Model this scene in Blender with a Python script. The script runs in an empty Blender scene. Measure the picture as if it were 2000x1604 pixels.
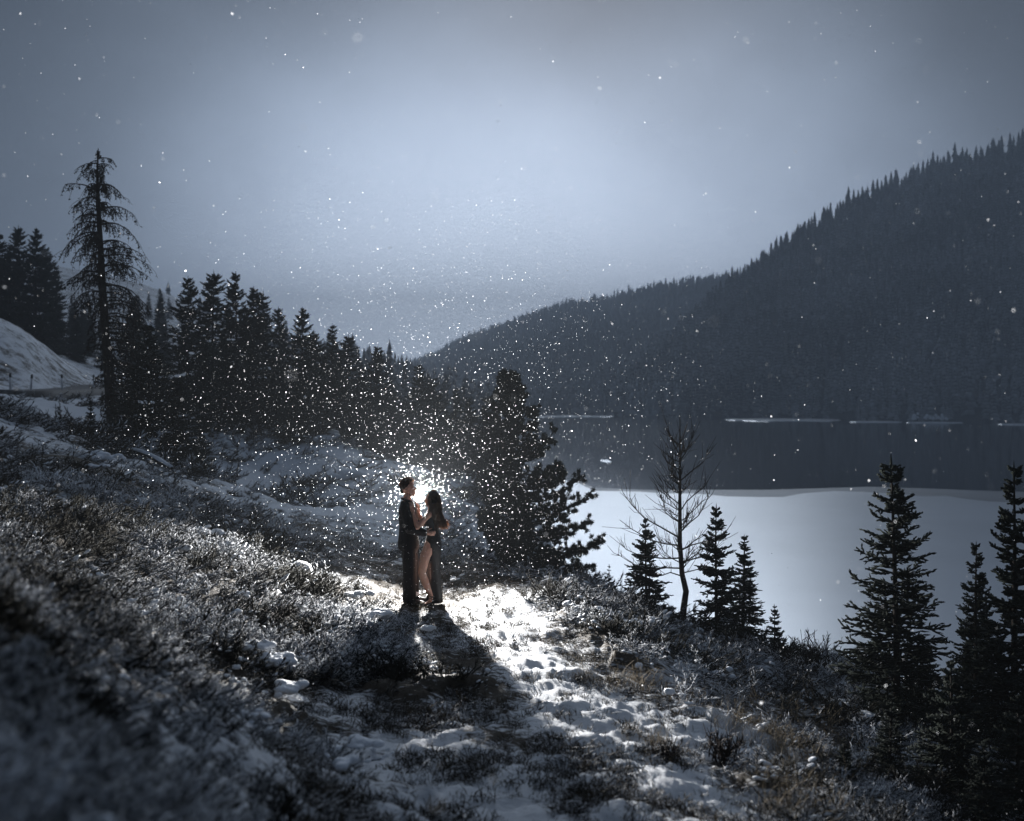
import bpy, bmesh, math, random
import numpy as np
from mathutils import Vector, Matrix, Euler

# ------------------------------------------------------------------ camera
F, CX, HY, PW = 1962.0, 1000.0, 750.0, 2000.0     # focal length, centre and eye level of the photograph (pixels)
CAMZ = 22.0                                       # lake level is z = 0
scene = bpy.context.scene
col = scene.collection
cam_d = bpy.data.cameras.new('camera')
cam = bpy.data.objects.new('camera', cam_d); col.objects.link(cam)
cam.location = (0, 0, CAMZ); cam.rotation_euler = (math.radians(90), 0, 0)
cam_d.sensor_width = 36.0; cam_d.lens = F / PW * 36.0
cam_d.shift_y = -(802.0 - HY) / PW
cam_d.clip_start = 0.05; cam_d.clip_end = 9000
cam_d.dof.use_dof = True; cam_d.dof.focus_distance = 14.6; cam_d.dof.aperture_fstop = 1.4
scene.camera = cam

# ------------------------------------------------------------------ sky, sun, exposure
SUN_EL, SUN_AZ = math.radians(23), math.radians(3)     # veiled sun ahead of the camera
world = bpy.data.worlds.new('World'); scene.world = world; world.use_nodes = True
wt = world.node_tree; wn = wt.nodes; wl = wt.links; wn.clear()
def WN(t, **k):
    n = wn.new(t)
    for a, b in k.items(): setattr(n, a, b)
    return n
sky = WN('ShaderNodeTexSky', sky_type='NISHITA'); sky.sun_disc = False
sky.sun_elevation = SUN_EL; sky.sun_rotation = SUN_AZ; sky.air_density = 2.0; sky.dust_density = 4.0
tc = WN('ShaderNodeTexCoord'); nrm = WN('ShaderNodeVectorMath', operation='NORMALIZE')
wide = WN('ShaderNodeVectorMath', operation='MULTIPLY'); wide.inputs[1].default_value = (0.74, 1, 1.05)   # the bright gap in the cloud is wider than high
wl.new(tc.outputs['Generated'], wide.inputs[0]); wl.new(wide.outputs[0], nrm.inputs[0])
dot = WN('ShaderNodeVectorMath', operation='DOT_PRODUCT')
g = Vector((0.0, 1.0, 0.025)).normalized(); dot.inputs[1].default_value = g
wl.new(nrm.outputs[0], dot.inputs[0])
ac = WN('ShaderNodeMath', operation='ARCCOSINE'); wl.new(dot.outputs['Value'], ac.inputs[0])
nz = WN('ShaderNodeTexNoise'); nz.inputs['Scale'].default_value = 3.0; nz.inputs['Detail'].default_value = 4
wl.new(nrm.outputs[0], nz.inputs['Vector'])
nm = WN('ShaderNodeMath', operation='MULTIPLY_ADD'); nm.inputs[1].default_value = 0.16; nm.inputs[2].default_value = -0.08
wl.new(nz.outputs['Fac'], nm.inputs[0])
ad = WN('ShaderNodeMath', operation='ADD'); wl.new(ac.outputs[0], ad.inputs[0]); wl.new(nm.outputs[0], ad.inputs[1])
mr = WN('ShaderNodeMapRange'); mr.inputs['From Min'].default_value = 0; mr.inputs['From Max'].default_value = 1.0
wl.new(ad.outputs[0], mr.inputs['Value'])
rp = WN('ShaderNodeValToRGB'); wl.new(mr.outputs[0], rp.inputs[0])
cr = rp.color_ramp; cr.interpolation = 'B_SPLINE'
stops = [(0.0, (14.0, 16.6, 20.6)), (0.13, (12.2, 14.6, 18.4)), (0.24, (6.6, 8.2, 10.8)), (0.36, (2.1, 2.75, 3.8)), (0.48, (0.52, 0.72, 1.05)), (0.60, (0.40, 0.55, 0.82)), (1.0, (0.58, 0.77, 1.10))]
SK = 1 / 33.0
cr.elements[0].position = 0; cr.elements[1].position = 1
for p, c in stops[1:-1]: cr.elements.new(p)
for e, (p, c) in zip(cr.elements, stops): e.position = p; e.color = (c[0]*SK, c[1]*SK, c[2]*SK, 1)
sc8 = WN('ShaderNodeVectorMath', operation='SCALE'); sc8.inputs['Scale'].default_value = 33.0
wl.new(rp.outputs[0], sc8.inputs[0])
mx = WN('ShaderNodeMix', data_type='RGBA'); mx.inputs[0].default_value = 0.985
wl.new(sky.outputs[0], mx.inputs[6]); wl.new(sc8.outputs[0], mx.inputs[7])
bg = WN('ShaderNodeBackground'); bg.inputs['Strength'].default_value = 0.10
wl.new(mx.outputs[2], bg.inputs['Color'])
wo = WN('ShaderNodeOutputWorld'); wl.new(bg.outputs[0], wo.inputs['Surface'])

sl = bpy.data.lights.new('sun', 'SUN'); sl.energy = 0.9; sl.angle = math.radians(30); sl.color = (0.78, 0.88, 1.0)
so = bpy.data.objects.new('sun', sl); col.objects.link(so)
sd = Vector((math.sin(SUN_AZ)*math.cos(SUN_EL), math.cos(SUN_AZ)*math.cos(SUN_EL), math.sin(SUN_EL)))
so.rotation_euler = sd.to_track_quat('Z', 'Y').to_euler(); so.location = (0, 0, 300)

scene.view_settings.view_transform = 'Standard'; scene.view_settings.look = 'None'
scene.view_settings.gamma = 1; scene.view_settings.use_curve_mapping = False
scene.view_settings.exposure = 0.0
cy = scene.cycles
cy.use_denoising = True
cy.max_bounces = 6; cy.diffuse_bounces = 2; cy.glossy_bounces = 2; cy.transmission_bounces = 2
cy.volume_bounces = 2; cy.transparent_max_bounces = 4
cy.sample_clamp_indirect = 2.0

# ------------------------------------------------------------------ helpers
rng = np.random.default_rng(7); random.seed(7)
def at(px, py, d):
    return Vector(((px - CX) / F * d, d, CAMZ - (py - HY) / F * d))

def tag(o, label=None, cat=None, group=None, kind=None):
    if label: o['label'] = label
    if cat: o['category'] = cat
    if group: o['group'] = group
    if kind: o['kind'] = kind
    return o
def empty(name, loc, rz=0):
    o = bpy.data.objects.new(name, None); col.objects.link(o)
    o.location = loc; o.rotation_euler = (0, 0, rz); o.empty_display_size = 0.2
    return o
def mesh_np(name, verts, faces, smooth=False):
    """faces: list of int arrays (M,k)"""
    me = bpy.data.meshes.new(name)
    verts = np.asarray(verts, np.float32)
    me.vertices.add(len(verts)); me.vertices.foreach_set('co', verts.ravel())
    faces = [np.asarray(f, np.int32) for f in faces if len(f)]
    tot = sum(f.size for f in faces); nf = sum(len(f) for f in faces)
    me.loops.add(tot); me.polygons.add(nf)
    me.loops.foreach_set('vertex_index', np.concatenate([f.ravel() for f in faces]))
    ln = np.concatenate([np.full(len(f), f.shape[1], np.int32) for f in faces])
    st = np.concatenate([[0], np.cumsum(ln)[:-1]]).astype(np.int32)
    me.polygons.foreach_set('loop_start', st)
    if smooth: me.polygons.foreach_set('use_smooth', np.ones(nf, bool))
    me.update(calc_edges=True); me.validate()
    return me
def obj(name, me, mat=None, parent=None, loc=None):
    o = bpy.data.objects.new(name, me); col.objects.link(o)
    if mat and not me.materials: me.materials.append(mat)
    if parent: o.parent = parent
    if loc is not None: o.location = loc
    return o
def copy_tree(o, parent=None):
    c = o.copy(); col.objects.link(c); c.parent = parent
    for ch in list(o.children): copy_tree(ch, c)
    return c

class Geo:
    def __init__(s): s.v = []; s.f = {}; s.n = 0
    def add(s, V, faces):
        s.v.append(np.asarray(V, float).reshape(-1, 3))
        for f in faces:
            f = np.asarray(f) + s.n
            s.f.setdefault(f.shape[1], []).append(f)
        s.n += len(s.v[-1])
    def mesh(s, name, smooth=False):
        return mesh_np(name, np.concatenate(s.v), [np.concatenate(x) for x in s.f.values()], smooth)

def frames(T):
    T = T / (np.linalg.norm(T, axis=-1, keepdims=True) + 1e-9)
    ref = np.zeros_like(T); ref[..., 2] = 1
    bad = np.abs(T[..., 2]) > 0.93
    ref[bad] = (1, 0, 0)
    A = np.cross(T, ref); A /= np.linalg.norm(A, axis=-1, keepdims=True) + 1e-9
    return A, np.cross(A, T)
def tubes(geo, P, R, sides=5, cap=True):
    """P (B,K,3), R (B,K): B tapered tubes"""
    P = np.asarray(P, float); R = np.asarray(R, float)
    if P.ndim == 2: P = P[None]; R = R[None]
    B, K, _ = P.shape
    T = np.gradient(P, axis=1)
    A, C = frames(T)
    a = np.linspace(0, 2*np.pi, sides, endpoint=False)
    V = P[:, :, None] + R[:, :, None, None] * (np.cos(a)[:, None] * A[:, :, None] + np.sin(a)[:, None] * C[:, :, None])
    idx = np.arange(B*K*sides).reshape(B, K, sides)
    q = np.stack([idx[:, :-1], np.roll(idx[:, :-1], -1, 2), np.roll(idx[:, 1:], -1, 2), idx[:, 1:]], -1).reshape(-1, 4)
    fs = [q]
    if cap: fs += [idx[:, 0, ::-1].reshape(-1, sides), idx[:, -1].reshape(-1, sides)]
    geo.add(V, fs)
def spindles(geo, P0, P1, R, sides=3, jit=0.0):
    """fat twig shapes with a pointed tip"""
    P0 = np.asarray(P0); P1 = np.asarray(P1); R = np.asarray(R)
    n = len(P0)
    A, C = frames(P1 - P0)
    a = np.linspace(0, 2*np.pi, sides, endpoint=False)
    ph = rng.uniform(0, 6.28, n)[:, None] + a
    ring = np.cos(ph)[..., None] * A[:, None] + np.sin(ph)[..., None] * C[:, None]
    def rr(k): return (R * k)[:, None, None] * (1 + jit * rng.uniform(-1, 1, (n, sides, 1)))
    r0 = P0[:, None] + ring * rr(0.55)
    r1 = (P0 + (P1 - P0) * 0.45)[:, None] + ring * rr(1.0)
    V = np.concatenate([r0, r1, P1[:, None]], 1)
    b = (np.arange(n) * (2*sides + 1))[:, None]
    i = np.arange(sides); j = (i + 1) % sides
    q = np.stack([i, j, j + sides, i + sides], -1)
    t = np.stack([i + sides, j + sides, np.full(sides, 2*sides)], -1)
    geo.add(V, [(b[:, :, None] + q).reshape(-1, 4), (b[:, :, None] + t).reshape(-1, 3)])

# smooth value noise
_perm = rng.integers(0, 1 << 30, 4096)
def _h(ix, iy, s): return ((ix * 374761393 + iy * 668265263 + s * 69069) & 0x7fffffff)
def vnoise(x, y, s=0):
    x = np.asarray(x, float); y = np.asarray(y, float)
    ix = np.floor(x).astype(np.int64); iy = np.floor(y).astype(np.int64)
    fx = x - ix; fy = y - iy
    fx = fx*fx*fx*(fx*(fx*6-15)+10); fy = fy*fy*fy*(fy*(fy*6-15)+10)
    def r(a, b):
        h = _h(a, b, s); h = (h ^ (h >> 13)) * 1274126177 & 0x7fffffff
        return (((h ^ (h >> 16)) & 0xffff) / 32767.5) - 1
    return (r(ix, iy)*(1-fx)*(1-fy) + r(ix+1, iy)*fx*(1-fy) + r(ix, iy+1)*(1-fx)*fy + r(ix+1, iy+1)*fx*fy)
def fbm(x, y, o=4, s=0):
    v = 0; a = 1
    for k in range(o):
        v = v + a * vnoise(x * 2**k + 17*k, y * 2**k - 9*k, s + k); a *= 0.5
    return v
def sstep(a, b, x):
    t = np.clip((x - a) / (b - a), 0, 1); return t*t*(3-2*t)

# ------------------------------------------------------------------ materials
def newmat(name):
    m = bpy.data.materials.new(name); m.use_nodes = True
    nt = m.node_tree; b = nt.nodes['Principled BSDF']
    return m, nt, b
def N(nt, t, **k):
    n = nt.nodes.new(t)
    for a, v in k.items(): setattr(n, a, v)
    return n
def plain(name, c, rough=0.8, spec=0.2, var=0.25, scale=8.0, sheen=0):
    m, nt, b = newmat(name)
    n = N(nt, 'ShaderNodeTexNoise'); n.inputs['Scale'].default_value = scale; n.inputs['Detail'].default_value = 4
    t = N(nt, 'ShaderNodeTexCoord'); nt.links.new(t.outputs['Object'], n.inputs['Vector'])
    r = N(nt, 'ShaderNodeValToRGB')
    r.color_ramp.elements[0].color = tuple(max(0, x*(1-var)) for x in c) + (1,)
    r.color_ramp.elements[1].color = tuple(x*(1+var) for x in c) + (1,)
    r.color_ramp.elements[0].position = 0.3; r.color_ramp.elements[1].position = 0.7
    nt.links.new(n.outputs['Fac'], r.inputs[0]); nt.links.new(r.outputs[0], b.inputs['Base Color'])
    b.inputs['Roughness'].default_value = rough; b.inputs['Specular IOR Level'].default_value = spec
    return m
SNOWC = (0.80, 0.83, 0.88, 1)
def snowy(name, c, lo, hi, nscale=3.0, namp=0.5, rough=0.85, var=0.4, zonly=None):
    """a dark plant whose upward faces carry snow, in patches"""
    m, nt, b = newmat(name); L = nt.links
    geo = N(nt, 'ShaderNodeNewGeometry'); sp = N(nt, 'ShaderNodeSeparateXYZ')
    L.new(geo.outputs['Normal'], sp.inputs[0])
    n = N(nt, 'ShaderNodeTexNoise'); n.inputs['Scale'].default_value = nscale; n.inputs['Detail'].default_value = 3
    L.new(geo.outputs['Position'], n.inputs['Vector'])
    ma = N(nt, 'ShaderNodeMath', operation='MULTIPLY_ADD'); ma.inputs[1].default_value = namp * 2; ma.inputs[2].default_value = -namp
    L.new(n.outputs['Fac'], ma.inputs[0])
    add = N(nt, 'ShaderNodeMath', operation='ADD'); L.new(sp.outputs['Z'], add.inputs[0]); L.new(ma.outputs[0], add.inputs[1])
    mr = N(nt, 'ShaderNodeMapRange'); mr.inputs['From Min'].default_value = lo; mr.inputs['From Max'].default_value = hi
    L.new(add.outputs[0], mr.inputs['Value'])
    n2 = N(nt, 'ShaderNodeTexNoise'); n2.inputs['Scale'].default_value = 9.0
    L.new(geo.outputs['Position'], n2.inputs['Vector'])
    r = N(nt, 'ShaderNodeValToRGB')
    r.color_ramp.elements[0].color = tuple(x*(1-var) for x in c) + (1,); r.color_ramp.elements[0].position = 0.35
    r.color_ramp.elements[1].color = tuple(x*(1+var) for x in c) + (1,); r.color_ramp.elements[1].position = 0.65
    L.new(n2.outputs['Fac'], r.inputs[0])
    mix = N(nt, 'ShaderNodeMix', data_type='RGBA'); mix.inputs[7].default_value = SNOWC
    L.new(mr.outputs[0], mix.inputs[0]); L.new(r.outputs[0], mix.inputs[6]); L.new(mix.outputs[2], b.inputs['Base Color'])
    b.inputs['Roughness'].default_value = rough; b.inputs['Specular IOR Level'].default_value = 0.1
    return m
M = {}
M['needle_near'] = snowy('needle_near', (0.016, 0.021, 0.017), 1.10, 1.35, 2.2, 0.75)
M['needle_mid'] = snowy('needle_mid', (0.017, 0.022, 0.019), 1.25, 1.5, 1.2, 0.6)
M['needle_far'] = snowy('needle_far', (0.016, 0.021, 0.020), 0.45, 1.6, 0.012, 0.45)
M['bark'] = snowy('bark', (0.018, 0.015, 0.013), 1.0, 1.3, 6, 0.5)
M['deadwood'] = snowy('deadwood', (0.022, 0.018, 0.016), 1.05, 1.4, 2.0, 0.7)
M['greybark'] = snowy('greybark', (0.05, 0.042, 0.036), 1.0, 1.3, 6, 0.6)
M['juniper'] = snowy('juniper', (0.018, 0.017, 0.013), 0.66, 0.86, 0.75, 1.7)
M['stubble'] = snowy('stubble', (0.050, 0.040, 0.026), 0.72, 1.0, 5.0, 0.5)
M['snow'] = plain('snow', (0.80, 0.83, 0.88), 0.7, 0.2, 0.04, 6)
_nt = M['snow'].node_tree; _n = N(_nt, 'ShaderNodeTexNoise'); _n.inputs['Scale'].default_value = 22; _n.inputs['Detail'].default_value = 5
_g = N(_nt, 'ShaderNodeNewGeometry'); _nt.links.new(_g.outputs['Position'], _n.inputs['Vector'])
_b = N(_nt, 'ShaderNodeBump'); _b.inputs['Strength'].default_value = .8; _b.inputs['Distance'].default_value = .03; _nt.links.new(_n.outputs['Fac'], _b.inputs['Height']); _nt.links.new(_b.outputs[0], _nt.nodes['Principled BSDF'].inputs['Normal'])
M['grass'] = plain('grass', (0.21, 0.175, 0.125), 0.8, 0.1, 0.35, 30)
M['twig'] = plain('twig', (0.030, 0.022, 0.020), 0.8, 0.1, 0.3, 20)

# ground: snow lying over dark soil and flattened grass; 'cover' is how much snow lies there
def ground_mat():
    m, nt, b = newmat('snowy_ground'); L = nt.links
    geo = N(nt, 'ShaderNodeNewGeometry')
    at_ = N(nt, 'ShaderNodeAttribute'); at_.attribute_name = 'cover'
    mp = N(nt, 'ShaderNodeMapping'); mp.inputs['Rotation'].default_value = (0, 0, 0.45); mp.inputs['Scale'].default_value = (8, 20, 10)
    L.new(geo.outputs['Position'], mp.inputs[0])
    n = N(nt, 'ShaderNodeTexNoise'); n.inputs['Scale'].default_value = 1.0; n.inputs['Detail'].default_value = 9; n.inputs['Roughness'].default_value = 0.72
    L.new(mp.outputs[0], n.inputs['Vector'])
    n3 = N(nt, 'ShaderNodeTexNoise'); n3.inputs['Scale'].default_value = 1.3; n3.inputs['Detail'].default_value = 5
    L.new(geo.outputs['Position'], n3.inputs['Vector'])
    s1 = N(nt, 'ShaderNodeMath', operation='MULTIPLY_ADD'); s1.inputs[1].default_value = 0.7
    L.new(n3.outputs['Fac'], s1.inputs[0]); L.new(n.outputs['Fac'], s1.inputs[2])
    s2 = N(nt, 'ShaderNodeMath', operation='ADD'); L.new(s1.outputs[0], s2.inputs[0]); L.new(at_.outputs['Fac'], s2.inputs[1])
    mr = N(nt, 'ShaderNodeMapRange'); mr.inputs['From Min'].default_value = 1.30; mr.inputs['From Max'].default_value = 1.42
    L.new(s2.outputs[0], mr.inputs['Value'])
    r = N(nt, 'ShaderNodeValToRGB'); r.color_ramp.elements[0].color = (0.018, 0.015, 0.012, 1); r.color_ramp.elements[1].color = (0.075, 0.058, 0.040, 1)
    L.new(n.outputs['Fac'], r.inputs[0])
    mix = N(nt, 'ShaderNodeMix', data_type='RGBA'); mix.inputs[7].default_value = SNOWC
    L.new(mr.outputs[0], mix.inputs[0]); L.new(r.outputs[0], mix.inputs[6]); L.new(mix.outputs[2], b.inputs['Base Color'])
    b.inputs['Roughness'].default_value = 0.8; b.inputs['Specular IOR Level'].default_value = 0.15
    bp = N(nt, 'ShaderNodeBump'); bp.inputs['Strength'].default_value = 1.0; bp.inputs['Distance'].default_value = 0.05
    L.new(n.outputs['Fac'], bp.inputs['Height']); L.new(bp.outputs[0], b.inputs['Normal'])
    return m
M['ground'] = ground_mat()

# ------------------------------------------------------------------ the land
CP = []   # control points: pixel, pixel, distance
CP += [(1250,1600,5.8),(1020,1604,5.75),(960,1350,9.0),(1000,1450,7.4),(850,1183,14.5),(800,1130,16.6),(780,1100,18.0),(720,1043,22),(620,992,26),(560,985,26.5),(900,1183,14.4)]
CP += [(1000,1120,16.6),(1080,1130,16.8),(1170,1143,17.2),(1260,1205,16),(1335,1232,15.6),(1430,1262,15),(1560,1295,14.2),(1700,1322,14.5)]
CP += [(1100,1250,12.0),(1200,1320,10.4),(1300,1400,9.0),(1400,1450,8.4),(1500,1450,9.2),(1600,1450,10.2),(1600,1550,8.0),(1500,1604,6.6),(1850,1500,10.5),(1950,1604,9.2),(1750,1604,8.2),(1350,1300,12.2),(1500,1370,11.6)]
CP += [(0,816,27),(60,828,27),(120,858,29),(215,868,34),(300,915,29),(420,940,29),(500,965,28),(540,980,27)]
CP += [(300,1000,16),(100,1000,13),(0,900,18),(0,1100,8),(200,1100,10.2),(400,1100,13),(600,1100,16),(700,1120,16),(600,1200,12.4),(700,1220,12.3),(400,1250,8.6),(200,1250,5.2),(0,1250,3.8),(0,1400,2.7),(0,1600,1.95),(200,1600,2.55),(400,1600,3.55),(600,1600,4.7),(400,1400,5.3),(200,1400,3.65),(500,1500,4.7),(300,1500,3.7),(500,1600,4.1),(300,1300,5.6),(600,1400,7.6),(700,1300,9.9),(800,1300,10.2),(500,1000,22)]
CP3 = [tuple(at(*c)) for c in CP]
def rel(x, y, z): CP3.append((x, y, CAMZ + z))
# dip and banks behind the path
for c in [(600,1010,33),(780,962,34),(700,925,41),(640,868,48),(760,900,50),(560,930,44),(450,880,46),(430,960,36),(860,930,42),(930,935,44),(900,985,30)]: CP3.append(tuple(at(*c)))
# drop to the lake
for x, y, z in [(6,18,-6.0),(3.2,21,-6.2),(2.5,27,-7.6),(9,22,-9),(7,33,-12),(12,30,-14),(5,45,-13),(14,45,-18),(24,40,-23),(22,65,-24),(8,75,-20),(-2,60,-9),(-4,90,-11),(5,110,-21),(15,110,-25),(0,160,-20),(12,170,-25),(14,14,-9),(20,16,-14),(30,20,-24),(40,60,-27),(20,5,-12),(30,0,-20),(45,10,-28),(9,5.5,-5.2),(12,2,-6)]: rel(x, y, z)
# road shelf, cut slope and hillside to the left
for c in [(-300,770,62),(0,768,65),(190,757,85),(300,752,105),(0,752,71),(100,751,79),(190,749,91),(-300,752,68),(0,647,80),(60,663,84),(100,690,88),(150,724,92),(190,747,97),(-300,560,78),(60,784,52),(150,802,50),(190,842,42),(0,772,60),(100,769,71),(190,763,80),(-200,774,57),(0,655,110),(100,690,112)]: CP3.append(tuple(at(*c)))
for x, y, z in [(-75,110,10),(-30,25,1.5),(-20,8,2.5),(-8,3,0.0),(-6,0,-.3),(0,0,-2.1),(0,-10,-1.8),(-12,-8,2),(12,-8,-5.5),(-30,0,6),(-26,140,-5),(-60,160,4),(-20,200,-14),(-60,250,2),(-110,200,22),(-80,120,14),(0,250,-23),(-30,300,-14),(-80,400,4),(-20,420,-23),(-150,420,40),(-140,100,30),(-110,40,22)]: rel(x, y, z)
CP3 = np.array(CP3)
SC = 20.0
def _U(r2): return np.where(r2 > 1e-12, 0.5 * r2 * np.log(np.maximum(r2, 1e-12)), 0)
_X = CP3[:, :2] / SC
# distances are compressed so that near detail stays as tight as far detail is loose
def warp(x, y):
    r = np.sqrt(x*x + y*y) + 1e-6; k = np.log1p(r / 4.0) / r * 4.0
    return np.stack([x*k, y*k], -1)
_W = warp(CP3[:, 0], CP3[:, 1])
n_ = len(_W)
D2 = ((_W[:, None] - _W[None]) ** 2).sum(-1)
A_ = np.zeros((n_+3, n_+3)); A_[:n_, :n_] = _U(D2) + np.eye(n_) * 0.02
A_[:n_, n_] = 1; A_[:n_, n_+1:] = _W; A_[n_:, :n_] = A_[:n_, n_:].T
_cf = np.linalg.solve(A_, np.concatenate([CP3[:, 2], np.zeros(3)]))
def Hbase(x, y):
    x = np.asarray(x, float); y = np.asarray(y, float); sh = x.shape
    w = warp(x.ravel(), y.ravel()); out = np.empty(len(w))
    for i in range(0, len(w), 40000):
        s = w[i:i+40000]
        d2 = ((s[:, None] - _W[None]) ** 2).sum(-1)
        out[i:i+40000] = _U(d2) @ _cf[:n_] + _cf[n_] + s @ _cf[n_+1:]
    return out.reshape(sh)
def bare(x, y):
    m = np.zeros_like(x, dtype=float)
    wob = 1 + 0.35 * fbm(x*2.2, y*2.2, 2, 40)
    for (bx, by), r in BARE:
        d = np.hypot(x-bx, (y-by)*0.75) / (r*wob)
        m = np.maximum(m, 1 - sstep(0.75, 1.15, d))
    return m
BARE = []
def H(x, y):
    x = np.asarray(x, float); y = np.asarray(y, float)
    r = np.hypot(x, y)
    return Hbase(x, y) + 0.09 * fbm(x*0.9, y*0.9, 3, 5) * sstep(1, 6, r) * (1 - 0.85*bare(x, y))
def Hs(x, y): return float(H(np.array([x]), np.array([y]))[0])
def hit(px, py, d0=1.5, d1=140):
    d = np.exp(np.linspace(math.log(d0), math.log(d1), 900))
    x = (px-CX)/F*d; z = CAMZ-(py-HY)/F*d
    h = H(x, d); below = np.nonzero(z < h)[0]
    i = below[0] if len(below) else len(d)-1
    return float(x[i]), float(d[i]), float(h[i])

# bare, trodden ground: the path and the open snow beside it (pixel, pixel, metres)
BARE_PX = [(930,1180,.7),(960,1210,.7),(1000,1240,.7),(1040,1290,.7),(980,1260,.7),(1080,1340,.6),(1140,1380,.6),(820,1190,.7),(850,1200,.6),(1180,1510,.4),(1240,1460,.4),(650,1500,.35),(720,1530,.4),(800,1560,.45),(880,1590,.45),(700,1600,.35),(960,1500,.4),(1060,1440,.45),(1110,1520,.4),(900,1400,.4),(1300,1540,.3),(1250,1500,.3),(1190,1600,.4),(1080,1600,.55),(1050,1520,.55),(1010,1450,.6),(970,1380,.6),(930,1300,.6),(900,1240,.65),(870,1190,.7),(830,1150,.7),(800,1115,.9),(760,1070,1.0),(720,1035,1.1),(660,1005,1.2),(600,990,1.2),
        (950,1150,.75),(930,1120,.8),(960,1110,.7),(1000,1210,.6),(1050,1260,.6),(1000,1280,.6),(1100,1310,.55),(1160,1350,.5),(1230,1390,.5),(1300,1420,.5),(1380,1440,.45),(1450,1450,.35),(1200,1440,.5),(1120,1400,.5),(1150,1480,.45),(1210,1540,.4),(1270,1590,.4),(1340,1590,.3),
        (1100,1230,.28),(1150,1270,.28),(1200,1310,.28),(1250,1345,.25),(1320,1500,.25),(1390,1545,.25),(1440,1590,.25),
        (760,1420,.4),(700,1410,.4),(820,1440,.4),(900,1450,.4),(850,1520,.4),(950,1560,.4),(760,1600,.4),(850,1600,.4),
        (1080,1380,.4),(1000,1560,.4),(1130,1570,.4),(640,985,1.2),(560,980,1.0),(745,1110,.7),(690,1090,.6),(650,1050,.8),(700,1060,1.0),(740,1130,.6),(580,1010,.9),(520,990,1.0),(680,1130,.4)]
BARE = [(hit(a, b)[:2], r*(1.35 if b > 1380 else 1.1)) for a, b, r in BARE_PX]
# polar sheet: fine near the camera, coarser with distance, from the camera's feet down to the lake bed
NA, NR = 640, 560
aa = np.concatenate([np.linspace(-2.6, -0.62, 70, endpoint=False), np.linspace(-0.62, 0.62, NA-130, endpoint=False), np.linspace(0.62, 2.6, 60)])
rr_ = np.exp(np.linspace(math.log(0.6), math.log(520), NR))
Ag, Rg = np.meshgrid(aa, rr_, indexing='ij')
gx = np.sin(Ag)*Rg; gy = np.cos(Ag)*Rg
gz = H(gx, gy)
bm_ = bare(gx, gy)
far = sstep(25, 45, Rg)
fine = 0.035*fbm(gx*3.1, gy*5.0, 3, 9)*(1-far*.5)
rot = 0.45
u_ = gx*math.cos(rot)+gy*math.sin(rot); v_ = -gx*math.sin(rot)+gy*math.cos(rot)
ripple = 0.026*fbm(u_*6, v_*14, 3, 21)*(1-sstep(14, 26, Rg))
gz = gz + fine + ripple + 0.05*(1-bm_)*(1-far)*sstep(2,5,Rg)*np.abs(fbm(gx*1.1, gy*1.1, 2, 3))
cover = 0.455 + 0.12*bm_ + 0.24*sstep(19, 30, Rg)*(1-sstep(60, 90, Rg)) + 0.12*sstep(60, 90, Rg) - 0.05*sstep(-0.5, -4, gx)*(1-far)  # snow thinned on the left slope in place of its vignette darkening
cover += 0.10*fbm(gx*.35, gy*.35, 3, 77)
# worn dark middle of the trail, where the snow is trodden through
trail = [hit(a, b)[:2] for a, b in [(1090,1600),(1040,1500),(985,1400),(945,1330),(915,1280)]]
wd = np.full(gx.shape, 9.0)
for (ax, ay), (bx, by) in zip(trail[:-1], trail[1:]):
    ex, ey = bx-ax, by-ay; t = np.clip(((gx-ax)*ex+(gy-ay)*ey)/(ex*ex+ey*ey), 0, 1)
    wd = np.minimum(wd, np.hypot(gx-ax-t*ex, gy-ay-t*ey))
cover -= 0.15*np.exp(-(wd/0.30)**2)
# open snow beside the trail, whitened further to imitate the flash-lit stripe
def along(pts):
    ps = [hit(a, b)[:2] for a, b in pts]; w = np.full(gx.shape, 9.0)
    for (ax, ay), (bx, by) in zip(ps[:-1], ps[1:]):
        ex, ey = bx-ax, by-ay; t = np.clip(((gx-ax)*ex+(gy-ay)*ey)/(ex*ex+ey*ey), 0, 1)
        w = np.minimum(w, np.hypot(gx-ax-t*ex, gy-ay-t*ey))
    return w
def shoulder(x, y):
    m = np.full(np.shape(x), 9.0)
    for a, b in [(1010,1240),(1045,1275),(1080,1310),(1120,1350),(1160,1390),(1185,1435),(1210,1480),(1250,1540),(1290,1600),(1225,1405),(1290,1420),(1370,1435),(1450,1450)]:
        c = hit(a, b); m = np.minimum(m, np.hypot(x-c[0], y-c[1]))
    return m
sw = np.minimum(along([(960,1170),(1010,1240),(1080,1310),(1160,1390),(1210,1480),(1290,1600)]), along([(1160,1390),(1290,1420),(1450,1450)]))
cover += 0.20*np.exp(-(sw/0.62)**2)
_c = hit(900, 1150); cover -= 0.20*np.exp(-(((gx-_c[0])/2.6)**2+((gy-_c[1])/3.0)**2))      # thin snow, thinned further to darken the patch the flash blows out
V = np.stack([gx, gy, gz], -1).reshape(-1, 3)
ix = np.arange(V.shape[0]).reshape(gx.shape)
q = np.stack([ix[:-1, :-1], ix[:-1, 1:], ix[1:, 1:], ix[1:, :-1]], -1).reshape(-1, 4)
tm = mesh_np('ground', V, [q], True)
ca = tm.attributes.new('cover', 'FLOAT', 'POINT'); ca.data.foreach_set('value', cover.ravel().astype(np.float32))
tag(obj('ground', tm, M['ground']), 'snow dusted ridge of brush and soil above the lake', kind='structure')

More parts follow.
